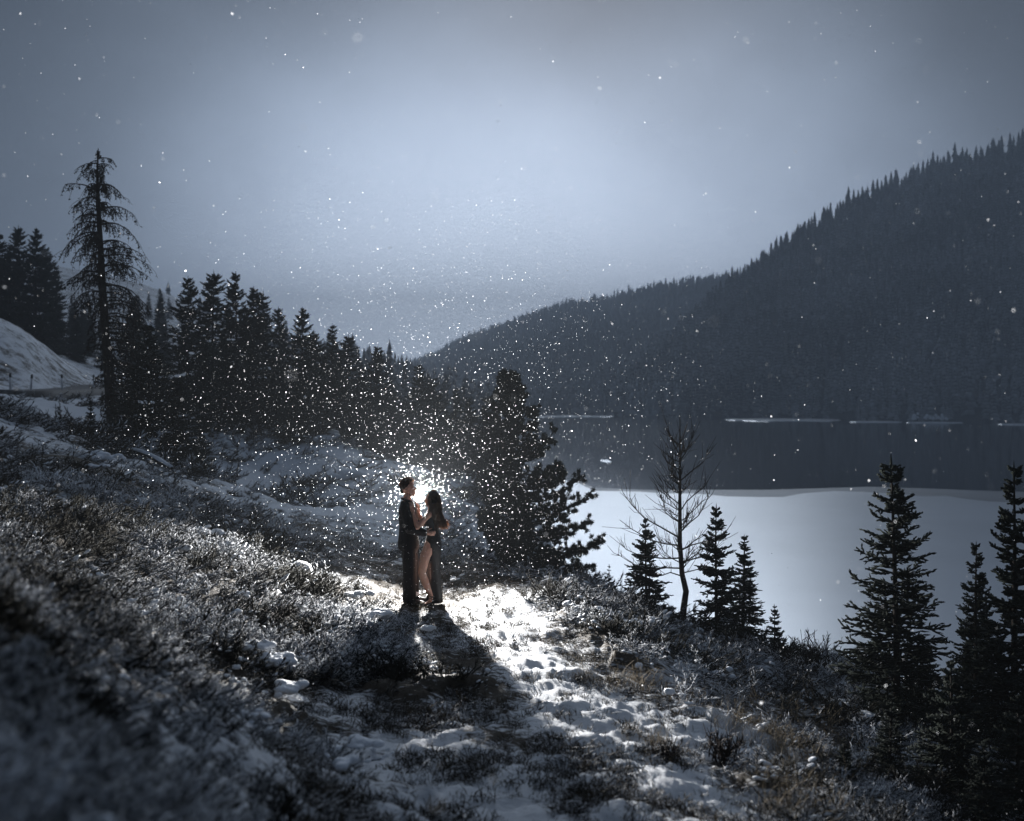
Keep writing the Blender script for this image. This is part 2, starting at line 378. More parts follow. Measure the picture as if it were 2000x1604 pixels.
# ------------------------------------------------------------------ lake
def flat_poly(name, pts, z, mat, sub=None):
    bm = bmesh.new(); vs = [bm.verts.new((x, y, z)) for x, y in pts]; f = bm.faces.new(vs)
    bm.normal_update()
    if f.normal.z < 0: f.normal_flip()
    bmesh.ops.triangulate(bm, faces=bm.faces[:])
    me = bpy.data.meshes.new(name); bm.to_mesh(me); bm.free()
    return obj(name, me, mat)
def lakept(px, py):
    d = CAMZ*F/(py-HY); return ((px-CX)/F*d, d)
m, nt, b = newmat('lake_water')
b.inputs['Base Color'].default_value = (0.006, 0.008, 0.011, 1); b.inputs['Roughness'].default_value = 0.09; b.inputs['IOR'].default_value = 1.33
n = N(nt, 'ShaderNodeTexNoise'); n.inputs['Scale'].default_value = 0.9; n.inputs['Detail'].default_value = 3
t = N(nt, 'ShaderNodeTexCoord'); nt.links.new(t.outputs['Object'], n.inputs['Vector'])
bp = N(nt, 'ShaderNodeBump'); bp.inputs['Strength'].default_value = 0.05; bp.inputs['Distance'].default_value = 0.2
nt.links.new(n.outputs['Fac'], bp.inputs['Height']); nt.links.new(bp.outputs[0], b.inputs['Normal'])
M['water'] = m
def ice_mat(name, c, rough, spec, coat, scale, amp):
    m, nt, b = newmat(name)
    n = N(nt, 'ShaderNodeTexNoise'); n.inputs['Scale'].default_value = scale; n.inputs['Detail'].default_value = 6
    t = N(nt, 'ShaderNodeTexCoord'); nt.links.new(t.outputs['Object'], n.inputs['Vector'])
    r = N(nt, 'ShaderNodeValToRGB'); r.color_ramp.elements[0].position = .3; r.color_ramp.elements[1].position = .75
    r.color_ramp.elements[0].color = tuple(x*(1-amp) for x in c)+(1,); r.color_ramp.elements[1].color = tuple(min(1, x*(1+amp)) for x in c)+(1,)
    nt.links.new(n.outputs['Fac'], r.inputs[0]); nt.links.new(r.outputs[0], b.inputs['Base Color'])
    b.inputs['Roughness'].default_value = rough; b.inputs['Specular IOR Level'].default_value = spec
    b.inputs['Coat Weight'].default_value = coat; b.inputs['Coat Roughness'].default_value = rough*0.8
    return m
M['ice'] = ice_mat('lake_ice', (0.78, 0.81, 0.86), 0.30, 1.0, 0.8, 0.045, 0.10)
M['thinice'] = ice_mat('thin_ice', (0.12, 0.135, 0.16), 0.5, 0.35, 0.0, 0.08, 0.35)
tag(flat_poly('lake_water', [(-4000,-200),(4000,-200),(4000,6000),(-4000,6000)], 0.0, M['water']), 'dark open water of the lake', kind='structure')
edge = [(1040,940),(1090,938),(1128,944),(1145,951),(1165,958),(1240,962),(1300,963),(1360,966),(1420,969),(1480,973),(1530,970),(1570,964),(1630,960),(1690,961),(1750,966),(1800,969),(1850,971),(1880,975),(1930,979),(2000,984),(2100,985),(2300,980)]
edge = [(x, y + 1.6*math.sin(x*.05)) for x, y in edge]
outer = [(1120,936),(1160,953),(1250,957),(1400,957),(1500,957),(1600,954),(1700,951),(1800,954),(1900,958),(2000,961),(2300,962)]
near = [(400, 60), (300, -60), (10, -60), (-10, 30), (-10, 150)]
o = flat_poly('thin_ice', [lakept(*p) for p in outer] + near[:3] + [(5, 60)], 0.02, M['thinice']); tag(o, 'grey thin ice at the rim of the snow covered ice', kind='structure')
o = flat_poly('lake_ice', [lakept(*p) for p in edge] + near, 0.06, M['ice']); tag(o, 'snow covered ice sheet on the lake', kind='structure')
def floe(px0, px1, py, hpx, label, seed):
    r = random.Random(seed); d = CAMZ*F/(py-HY); x0 = (px0-CX)/F*d; x1 = (px1-CX)/F*d; c = (x0+x1)/2; w = (x1-x0)/2
    L = hpx/ (F*CAMZ/d/d) / 2
    n = 26; pts = []
    for k in range(n):
        a = 2*math.pi*k/n; q = 1 + .25*r.uniform(-1, 1)
        pts.append((w*math.copysign(abs(math.cos(a))**.8, math.cos(a)), L*q*math.sin(a)))
    bm = bmesh.new(); top = [bm.verts.new((x*.97, y*.97, .32)) for x, y in pts]; bot = [bm.verts.new((x, y, 0.01)) for x, y in pts]
    bm.faces.new(top)
    for k in range(n): bm.faces.new([bot[k], bot[(k+1) % n], top[(k+1) % n], top[k]])
    me = bpy.data.meshes.new('ice_floe'); bm.to_mesh(me); bm.free()
    o = obj('ice_floe', me, M['ice'], loc=(c, d, 0.0)); tag(o, label, 'ice floe', 'ice floes on the open water')
floe(1416, 1640, 820.5, 5.5, 'longest white ice floe lying along the far forested shore', 1)
floe(1660, 1760, 824.5, 2.5, 'thin broken white ice strip beside the longest floe', 2)
floe(1770, 1880, 826, 1.6, 'faint narrow ice strip under the pale clearing on far shore', 6)
floe(1950, 2080, 829.5, 3, 'white ice strip where the dark hillside meets the water', 3)
floe(1030, 1200, 813.5, 3.5, 'hazy ice strip on the far shore behind the pine', 4)
floe(1173, 1193, 903, 6, 'small lone ice floe drifting in the dark open water', 5)

# ------------------------------------------------------------------ wooded hills across the lake
def gn_instance(name, pts, scales, sources, mat=None, rots=None):
    """points carrying copies of the source meshes (uncountable ground cover and far woods)"""
    me = bpy.data.meshes.new(name); me.vertices.add(len(pts)); me.vertices.foreach_set('co', np.asarray(pts, np.float32).ravel())
    a = me.attributes.new('sc', 'FLOAT', 'POINT'); a.data.foreach_set('value', np.asarray(scales, np.float32))
    a = me.attributes.new('rot', 'FLOAT_VECTOR', 'POINT'); a.data.foreach_set('vector', np.asarray(rots, np.float32).ravel())
    o = obj(name, me)
    ng = bpy.data.node_groups.new(name, 'GeometryNodeTree')
    ng.interface.new_socket('Geometry', in_out='INPUT', socket_type='NodeSocketGeometry'); ng.interface.new_socket('Geometry', in_out='OUTPUT', socket_type='NodeSocketGeometry')
    i = ng.nodes.new('NodeGroupInput'); ou = ng.nodes.new('NodeGroupOutput')
    jn = ng.nodes.new('GeometryNodeGeometryToInstance')
    for s in reversed(sources):
        oi = ng.nodes.new('GeometryNodeObjectInfo'); oi.inputs['Object'].default_value = s; oi.inputs['As Instance'].default_value = True
        ng.links.new(oi.outputs['Geometry'], jn.inputs[0])
    ip = ng.nodes.new('GeometryNodeInstanceOnPoints'); ip.inputs['Pick Instance'].default_value = True
    j2 = ng.nodes.new('GeometryNodeJoinGeometry')
    for s in [n for n in ng.nodes if n.bl_idname == 'GeometryNodeObjectInfo']: ng.links.new(s.outputs['Geometry'], j2.inputs[0])
    ng.nodes.remove(jn)
    rv = ng.nodes.new('FunctionNodeRandomValue'); rv.data_type = 'INT'
    rv.inputs[4].default_value = 0; rv.inputs[5].default_value = len(sources)-1
    na = ng.nodes.new('GeometryNodeInputNamedAttribute'); na.data_type = 'FLOAT'; na.inputs['Name'].default_value = 'sc'
    nr = ng.nodes.new('GeometryNodeInputNamedAttribute'); nr.data_type = 'FLOAT_VECTOR'; nr.inputs['Name'].default_value = 'rot'
    ng.links.new(i.outputs[0], ip.inputs['Points']); ng.links.new(j2.outputs[0], ip.inputs['Instance'])
    ng.links.new(rv.outputs[2], ip.inputs['Instance Index']); ng.links.new(na.outputs[0], ip.inputs['Scale']); ng.links.new(nr.outputs[0], ip.inputs['Rotation'])
    ng.links.new(ip.outputs[0], ou.inputs[0])
    md = o.modifiers.new('scatter', 'NODES'); md.node_group = ng
    return o
def source(name, me, mat):
    me.materials.append(mat); return bpy.data.objects.new(name, me)      # not linked: only a pattern for scatter

def far_tree(seed):
    r = np.random.default_rng(seed); g_ = Geo(); h = 20.0
    for k in range(9):
        t = k/9.0; n = 7; z = h*(.08+.80*t); R = (h*.16)*(1-t)**.8*r.uniform(.8, 1.2)+.35
        a = np.linspace(0, 2*np.pi, n, endpoint=False)+r.uniform(0, 6)
        rad = R*r.uniform(.55, 1.2, n); ring = np.stack([np.cos(a)*rad, np.sin(a)*rad, np.full(n, z)-rad*.35*r.uniform(.5, 1.4, n)], -1)
        V = np.concatenate([ring, [[0, 0, z+h*.16]]]); i = np.arange(n)
        g_.add(V, [np.stack([i, (i+1) % n, np.full(n, n)], -1)])
    tubes(g_, np.array([[0, 0, -2], [0, 0, h*.5], [0, 0, h*.97]]), np.array([.3, .2, .02]), 4)
    return g_.mesh('far_tree')
M['needle_hazed'] = snowy('needle_hazed', (0.095, 0.108, 0.118), 0.45, 1.7, 0.008, 0.5)  # paler needles: distance haze put into the far ridge's tree colour
far_src = [source('far_tree', far_tree(s), M['needle_far']) for s in range(4)]
hazed_src = [source('far_tree', far_tree(s+10), M['needle_hazed']) for s in range(4)]
M['hillsoil'] = snowy('hillsoil', (0.03, 0.03, 0.028), 1.25, 1.6, 0.02, 0.6)

def hill(name, px, crest_py, shore_d, crest_d, label, ntree, tree_h, z0=-2.0, seed=0, snowgap=None):
    xs = np.linspace(px[0], px[-1], 160); ts = np.linspace(0, 1.15, 60)
    cp = np.interp(xs, px, crest_py); sdp = np.interp(xs, px, shore_d); cd = np.interp(xs, px, crest_d)
    Xp, T = np.meshgrid(xs, ts, indexing='ij')
    D = sdp[:, None] + (cd-sdp)[:, None]*T
    zc = CAMZ + (HY-cp)/F*cd - tree_h*0.55
    Z = z0 + (zc-z0)[:, None]*np.where(T < 1, T**0.92, 1-(T-1)*1.5)
    X = (Xp-CX)/F*D; Z = Z + 0.03*(zc[:, None])*fbm(X*.006, D*.006, 3, seed)*np.sin(np.clip(T, 0, 1)*np.pi)
    V = np.stack([X, D, Z], -1).reshape(-1, 3); ix = np.arange(len(V)).reshape(X.shape)
    q = np.stack([ix[:-1, :-1], ix[1:, :-1], ix[1:, 1:], ix[:-1, 1:]], -1).reshape(-1, 4)
    o = obj(name, mesh_np(name, V, [q], True), M['hillsoil']); tag(o, label, kind='structure')
    r = np.random.default_rng(seed+5)
    a = r.uniform(0, 158.99, ntree); bt = r.uniform(0, 1.04, ntree)*(59/1.15)
    i0 = a.astype(int); j0 = np.minimum(bt.astype(int), 57); fa = (a-i0)[:, None]; fb = (bt-j0)[:, None]
    G = V.reshape(160, 60, 3)
    P = G[i0, j0]*(1-fa)*(1-fb)+G[i0+1, j0]*fa*(1-fb)+G[i0, j0+1]*(1-fa)*fb+G[i0+1, j0+1]*fa*fb
    keep = np.ones(ntree, bool)
    if snowgap:
        for gx_, gy_, gr in snowgap: keep &= np.hypot(P[:, 0]-gx_, P[:, 1]-gy_) > gr
    keep &= fbm(P[:, 0]*.01, P[:, 1]*.01, 2, seed+9) > -0.9
    P = P[keep]; s = r.uniform(.55, 1.15, len(P))*tree_h/20*np.where(r.random(len(P)) < .06, 1.3, 1)
    rot = np.zeros((len(P), 3)); rot[:, 2] = r.uniform(0, 6.28, len(P))
    w = gn_instance('far_forest', P, s, hazed_src if 'ridge' in label else far_src, rots=rot)
    tag(w, label.replace('hillside', 'spruce forest on the hillside') if 0 else 'dense spruce forest covering the ' + label, kind='stuff')
    return o
hill('hill', [1180,1320,1430,1490,1530,1600,1700,1800,1900,2000,2300], [770,640,540,500,470,420,370,322,300,268,230],
     [720,690,665,655,648,638,622,605,590,575,550], [830,880,950,980,1000,1000,990,970,940,920,900], 'steep dark hillside beyond the lake', 5200, 21, seed=3)
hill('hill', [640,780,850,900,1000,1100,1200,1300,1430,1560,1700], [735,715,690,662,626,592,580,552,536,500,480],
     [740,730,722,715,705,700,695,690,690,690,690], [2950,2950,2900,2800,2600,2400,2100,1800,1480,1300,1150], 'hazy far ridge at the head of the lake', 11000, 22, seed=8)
hill('hill', [-1500,-600,-100,130,300,450,600,700,800,960], [430,500,560,588,600,640,690,705,735,800],
     [220,230,240,250,260,270,290,300,320,340], [420,420,430,440,440,430,430,430,430,420], 'hazy wooded slope behind the roadside trees', 7000, 17, z0=4, seed=12)
# pale snowy clearing on the far shore
g_ = Geo()
for k in range(26):
    c = at(1780+rng.uniform(0, 70), 819-rng.uniform(0, 13)*rng.uniform(0, 1), 590); r_ = rng.uniform(.5, 1.3)
    u, v = np.meshgrid(np.linspace(0, 2*np.pi, 10, endpoint=False), np.linspace(.1, np.pi-.1, 6))
    W = np.stack([np.cos(u)*np.sin(v)*r_, np.sin(u)*np.sin(v)*r_*.6, np.cos(v)*r_*.9], -1)*(1+.2*rng.uniform(-1, 1, u.shape)[..., None])+np.array(c)
    ixx = np.arange(60).reshape(6, 10)
    g_.add(W, [np.stack([ixx[:-1], np.roll(ixx[:-1], -1, 1), np.roll(ixx[1:], -1, 1), ixx[1:]], -1).reshape(-1, 4), ixx[0][None], ixx[-1][None, ::-1]])
tag(obj('shore_snowbank', g_.mesh('shore_snowbank'), M['snow']), 'pale snow heaped on bushes at the far shoreline', kind='stuff')

# ------------------------------------------------------------------ trees
def spruce_meshes(seed, h, rb, nwh, nb, nt, twig_r, sub=0, p=0.85, gap=0.04, up=0.25, ragged=0.25):
    r = np.random.default_rng(seed)
    tr = Geo(); K = 9; t = np.linspace(0, 1, K)
    bend = np.stack([np.sin(t*2.2+seed)*.012*h*t, np.cos(t*1.7+seed)*.012*h*t, t*h-.25*(1-t)], -1)
    tubes(tr, bend, .0145*h*(1-t)**.9+.006, 7)
    def axis(z): return np.stack([np.interp(z, t*h, bend[:, 0]), np.interp(z, t*h, bend[:, 1]), z], -1)
    zs = []; 
    for w in range(nwh):
        tt = gap + (1-gap-.015)*(w+.5*r.uniform(-1, 1))/nwh
        k = max(3, int(round(nb*(1-.45*tt)+r.uniform(-1, 1))))
        zs += [tt]*k
    zs = np.clip(np.array(zs), .01, .985); B = len(zs)
    az = r.uniform(0, 2*np.pi, B); zz = zs*h + r.normal(0, .01*h, B)
    env = (1-zs)**p
    L = rb*env*(1+ragged*r.uniform(-1, .8, B)) + .012*h*r.uniform(.5, 1, B)
    s = np.linspace(0, 1, 6)
    a0 = (-.15+.50*zs)+r.normal(0, .1, B)      # steeper towards the top
    zprof = a0[:, None]*s - .35*s**2*(1-zs[:, None]) + up*s**3
    base = axis(zz)
    dirx = np.cos(az); diry = np.sin(az)
    P = np.stack([base[:, 0:1]+dirx[:, None]*s*L[:, None], base[:, 1:2]+diry[:, None]*s*L[:, None], zz[:, None]+zprof*L[:, None]], -1)
    P += r.normal(0, .012, P.shape)*L[:, None, None]*s[None, :, None]
    br = Geo()
    tubes(br, P, twig_r*(.7-.45*s)[None]*np.ones((B, 1))*1.0, 4, cap=False)
    cr = Geo()
    # needles along the branch itself
    for a in range(1, 5): spindles(cr, P[:, a], P[:, a+1]+(P[:, a+1]-P[:, a])*.25, np.full(B, twig_r), 4, .35)
    for k in range(nt):
        sk = np.clip((k+.6+.5*r.uniform(-1, 1, B))/nt, .1, .99); side = np.where(k % 2, 1, -1)*np.ones(B)
        f = sk*5; i0 = np.minimum(f.astype(int), 4); fr = (f-i0)[:, None]; bi = np.arange(B)
        p0 = P[bi, i0]*(1-fr)+P[bi, i0+1]*fr; tg = P[bi, i0+1]-P[bi, i0]; tg /= np.linalg.norm(tg, axis=1, keepdims=True)
        sd_ = np.stack([-diry, dirx, np.zeros(B)], -1)*side[:, None]
        d = tg*r.uniform(.5, .9, B)[:, None]+sd_*r.uniform(.5, 1.0, B)[:, None]+np.stack([np.zeros(B)]*2+[r.normal(.02, .22, B)], -1)
        d /= np.linalg.norm(d, axis=1, keepdims=True)
        ln = L*(.42-.26*sk)*r.uniform(.6, 1.25, B)+.02*h*.5
        p1 = p0+d*ln[:, None]
        spindles(cr, p0, p1, np.full(B, twig_r)*r.uniform(.8, 1.2, B), 4, .4)
        for q in range(sub):
            fq = r.uniform(.25, .8, B)[:, None]; pq = p0*(1-fq)+p1*fq
            d2 = d+sd_*r.uniform(-.9, .9, B)[:, None]+r.normal(0, .25, (B, 3)); d2 /= np.linalg.norm(d2, axis=1, keepdims=True)
            spindles(cr, pq, pq+d2*(ln*r.uniform(.35, .6, B))[:, None], np.full(B, twig_r)*.9, 3, .4)
    # leader
    top = axis(np.array([h*.985]))[0]
    spindles(cr, np.array([top-[0, 0, .06*h]]), np.array([top+[0, 0, .03*h]]), np.array([twig_r*1.1]), 5, .3)
    return tr.mesh('trunk'), br.mesh('branches'), cr.mesh('crown')
def put_tree(arch, name, base, scale, label, cat, group=None, rz=None, mats=('bark', 'needle_mid'), lean=(0, 0), sxy=1.0):
    t = empty(name, base, random.uniform(0, 6.28) if rz is None else rz)
    t.scale = (scale*sxy, scale*sxy, scale); t.rotation_euler[0] = lean[0]; t.rotation_euler[1] = lean[1]
    tr, br, cr = arch
    k = obj('trunk', tr, M[mats[0]], t); obj('branches', br, M[mats[0]], t); obj('crown', cr, M[mats[1]], t)
    tag(t, label, cat, group); return t
NEAR = [spruce_meshes(11, 4.0, .85, 30, 7, 15, .0165, 2, .8, .06), spruce_meshes(12, 4.0, .64, 31, 7, 14, .0165, 2, .9, .05), spruce_meshes(13, 3.0, .68, 25, 7, 14, .0175, 2, .85, .06)]
SMALL = [spruce_meshes(21, 2.0, .48, 20, 7, 12, .0155, 2, .8, .06), spruce_meshes(22, 2.0, .54, 22, 8, 13, .0150, 2, .85, .05), spruce_meshes(23, 1.0, .26, 10, 6, 8, .010, 1, .85, .06)]
MID = [spruce_meshes(31, 8.0, 1.85, 34, 9, 14, .036, 1, .8, .04), spruce_meshes(32, 8.0, 1.6, 34, 9, 13, .036, 1, .72, .05, ragged=.4), spruce_meshes(33, 8.0, 2.1, 32, 9, 14, .038, 1, .9, .03), spruce_meshes(34, 8.0, 1.4, 36, 8, 12, .036, 1, .75, .05, ragged=.45)]
def tree_px(arch, archh, name, px, top, base, d, label, group=None, mats=('bark', 'needle_mid'), sink=.05, cat='tree', lean=(0, 0), sxy=1.0, usey=False):
    x = (px-CX)/F*d; y = d
    zt = CAMZ-(top-HY)/F*d
    zg = Hs(x, y)-sink
    if usey: zg = CAMZ-(base-HY)/F*d
    return put_tree(arch, name, (x, y, zg), (zt-zg)/archh, label, cat, group, None, mats, lean, sxy)
nn = ('bark', 'needle_near')
tree_px(NEAR[0], 4, 'spruce_tree', 1752, 890, 1440, 11.6, 'tall young spruce with tiered open branches in front of the ice', mats=nn, lean=(0, .01))
tree_px(NEAR[1], 4, 'spruce_tree', 1908, 1060, 1480, 11.8, 'shorter spruce standing between the two tall spruces at the ridge foot', mats=nn)
tree_px(NEAR[1], 4, 'spruce_tree', 1978, 905, 1500, 11.0, 'tall narrow spruce beside the shorter spruce, crossing the ice rim', mats=nn)
tree_px(SMALL[1], 2, 'spruce_tree', 1860, 1290, 1604, 9.4, 'low bushy snow flecked spruce below the tall spruces', mats=nn, sxy=1.25)
tree_px(SMALL[0], 2, 'spruce_tree', 1740, 1370, 1604, 9.2, 'squat dark spruce bush at the foot of the tall open spruce', mats=nn, sxy=1.3)
tree_px(SMALL[1], 2, 'spruce_tree', 1985, 1360, 1604, 9.0, 'dark spruce bush at the foot of the tall narrow spruce', mats=nn, sxy=1.3)
for px_, top_, d_, lab_ in [(1930,1180,12.5,'dark spruce crowded between the shorter and the narrow spruce'),(1800,1240,12.4,'dark young spruce close behind the tall open spruce trunk'),(1650,1440,8.6,'snow flecked low spruce at the edge of the dry grass'),(1920,1450,8.4,'snow flecked spruce top below the dark spruce bushes')]:
    tree_px(SMALL[1], 2, 'spruce_tree', px_, top_, 0, d_, lab_, mats=nn, sxy=1.3)
tree_px(SMALL[2], 1, 'spruce_tree', 1190, 1102, 1185, 16.6, 'tiny spruce beside the pine on the ridge edge', mats=nn)
tree_px(SMALL[1], 2, 'spruce_tree', 1262, 1012, 1210, 15.9, 'bushy small spruce next to the bare tree, ice behind it', mats=nn, sxy=1.05)
tree_px(NEAR[2], 3, 'spruce_tree', 1400, 985, 1245, 15.4, 'taller small spruce just beyond the bare tree trunk', mats=nn)
tree_px(NEAR[1], 4, 'spruce_tree', 1450, 1045, 1310, 14.3, 'slim small spruce touching the taller small spruce', mats=nn, sxy=1.35)
tree_px(SMALL[0], 2, 'spruce_tree', 1512, 1180, 1310, 14.0, 'low spruce at the end of the small spruce row', mats=nn)

ROW = 'dark spruce crowded into the forest row between the dead tree and the pine'
GR = 'spruces in the forest row behind the path'
row = [(70,445,700,108,0),(38,440,700,112,1),(2,455,700,106,2),(108,520,720,114,3),(-40,430,720,106,0),(88,480,720,120,1),(20,480,720,104,3),
       (365,540,870,62,0),(415,528,880,66,1),(460,530,880,58,2),(493,560,880,64,0),(512,568,880,70,3),(545,598,870,84,1),(590,600,880,56,0),(615,650,880,60,2),(648,633,880,72,3),(680,652,880,76,1),(660,690,880,60,0),(735,675,870,62,0),(712,720,880,58,2),(765,760,880,66,1),
       (818,710,900,56,2),(850,735,900,54,0),(790,780,900,50,1),(890,757,920,48,3),(920,775,920,44,0),(946,790,930,40,3),(872,800,920,40,2),(968,800,930,36,1),(440,640,880,52,2),(400,660,890,50,1),(540,690,890,52,0),(575,720,890,50,2),(490,680,890,52,1),(630,740,890,50,3),(690,770,890,50,0)]
for i, (px, top, base, d, k) in enumerate(row):
    own = {460: 'tallest dark spruce of the forest row, broad and pointed', 590: 'broad cone shaped spruce standing clear of the forest row', 735: 'lone pointed spruce rising where the forest row thins out', 818: 'dark spruce in front of the hazy ridge, downhill of the lone pointed spruce', 545: 'narrow hazy spruce showing in the gap of the forest row', 946: 'small spruce tip touching the shaggy pine'}
    if px < 150: lab, gr = 'tall dark spruce above the snowy road bank', 'spruces above the road bank'
    else: lab, gr = own.get(px, ROW), GR
    tree_px(MID[k], 8, 'spruce_tree', px, top, base, d, lab, gr, sxy=(.92 if px < 600 else 1.12)+.12*(i % 3), sink=.3)
hz = [(290,572,240),(312,562,230),(330,580,260),(265,590,250),(700,682,190),(725,700,200),(762,700,210),(790,705,230),(835,728,200),(870,735,220),(905,752,210),(550,640,170),(140,580,230),(165,590,240),(955,772,180),(640,660,200),(240,600,260)]
hz += [(random.uniform(112, 345), random.uniform(572, 640), random.uniform(115, 175)) for k in range(26)]
for i, (px, top, d) in enumerate(hz):
    x = (px-CX)/F*d; zt = CAMZ-(top-HY)/F*d
    put_tree(MID[i % 4], 'spruce_tree', (x, d, max(Hs(x, d), zt-19)-.3), (zt-max(Hs(x, d), zt-19)+.3)/8, 'pale hazy spruce on the slope behind the dark forest row', 'tree', 'hazy spruces behind the forest row', sxy=.8)
# spruce thicket at the foot of the dead tree
for i, (px, top, d, lab) in enumerate([(292,632,32,'dense dark spruce right against the dead tree trunk'),(345,735,31,'bushy spruce downhill of the dense spruce by the dead tree'),(390,825,30.5,'low snow flecked spruce at the end of the thicket by the dead tree'),(250,760,33,'small dark spruce half hidden behind the dead tree trunk')]):
    tree_px(MID[2] if i != 1 else MID[0], 8, 'spruce_tree', px, top, 0, d, lab, mats=('bark', 'needle_near'), sxy=1.35, sink=.15)
tree_px(SMALL[0], 2, 'spruce_tree', 176, 775, 0, 35, 'thin spruce sapling below the road beside the dead tree', sxy=.8, mats=nn)

# dead tree with drooping bare branches
def dead_tree():
    r = np.random.default_rng(5); d = 34.0; k = d/F
    base = at(222, 868, d); base.z = Hs(base.x, base.y)-.1
    t = empty('dead_tree', base)
    def loc(px, py, dy=0.0): p = at(px, py, d); return np.array([p.x-base.x, dy, p.z-base.z])
    sp = [(222,880),(218,800),(211,720),(205,640),(200,560),(196,480),(192,400),(190,340),(192,290)]
    P = np.array([loc(*s) for s in sp]); P[0, 2] = -.2
    R = np.array([.20,.18,.16,.14,.125,.10,.07,.045,.012])
    g1 = Geo(); tubes(g1, P, R, 9); obj('trunk', g1.mesh('trunk', True), M['deadwood'], t)
    hh = P[-1, 2]
    g2 = Geo(); g3 = Geo(); BB = []
    # reach of the branches by height (pixels left, right)
    ys = [292,310,335,370,420,465,500,540,580,620,700,780,840]; lf = [8,40,40,62,66,75,104,70,62,40,30,26,12]; rt = [22,30,34,62,72,82,96,98,96,88,120,110,60]
    n = 150
    for i in range(n):
        py = 296+ (840-296)*(i/n)**.9+r.uniform(-4, 4)
        az = r.uniform(0, 2*np.pi); c = math.cos(az)
        reach = (np.interp(py, ys, rt) if c > 0 else np.interp(py, ys, lf))*k*r.uniform(.55, 1.08)
        b0 = np.array([np.interp(hh-0, [0, 1], [0, 0]), 0, 0])
        z0 = loc(0, py)[2]; x0 = np.interp(z0, P[:, 2], P[:, 0])
        s = np.linspace(0, 1, 9)
        rise = r.uniform(.05, .35)*(1 if py < 620 else .3); droop = r.uniform(.35, .85)*min(1, .25+reach)
        wob = np.cumsum(r.normal(0, .012, (9, 3)), 0)*reach*s[:, None]
        Q = np.stack([x0+c*s*reach, math.sin(az)*s*reach, z0+reach*(rise*s*1.6-droop*s**2.4)], -1)+wob
        BB.append((Q, reach))
        tubes(g2, Q, np.linspace(.028, .007, 9)*(.5+.6*min(1.2, reach)), 4, cap=False)
        nt = int(7+reach*13)
        for q in range(nt):
            sq = r.uniform(.12, 1); f = sq*8; i0 = min(int(f), 7); p0 = Q[i0]*(1-(f-i0))+Q[i0+1]*(f-i0)
            ln = r.uniform(.15, .5)*min(1, .3+reach*.7); side = r.normal(0, .5, 3); side[2] = 0
            ss = np.linspace(0, 1, 5)[:, None]
            tw = p0+side*ln*.8*ss+np.array([c, math.sin(az), 0])*ln*.35*ss+np.array([0, 0, -1])*ln*(ss**1.7)+r.normal(0, .018, (5, 3))*ss
            tubes(g3, tw, np.linspace(.010, .005, 5), 3, cap=False)
            # little cones and spur shoots
            m_ = r.integers(2, 6); fr = r.uniform(.2, 1, m_)[:, None]; pp = tw[0]+(tw[-1]-tw[0])*fr
            spindles(g3, pp, pp+r.normal(0, .035, (m_, 3))+[0, 0, -.02], np.full(m_, .017), 4, .3)
    # wire-thin dead snags low on the stem, pointing down-right
    obj('branches', g2.mesh('branches'), M['deadwood'], t); obj('twigs', g3.mesh('twigs'), M['deadwood'], t)
    tag(t, 'tall dead conifer with bare drooping branches beside the road', 'tree')
dead_tree()

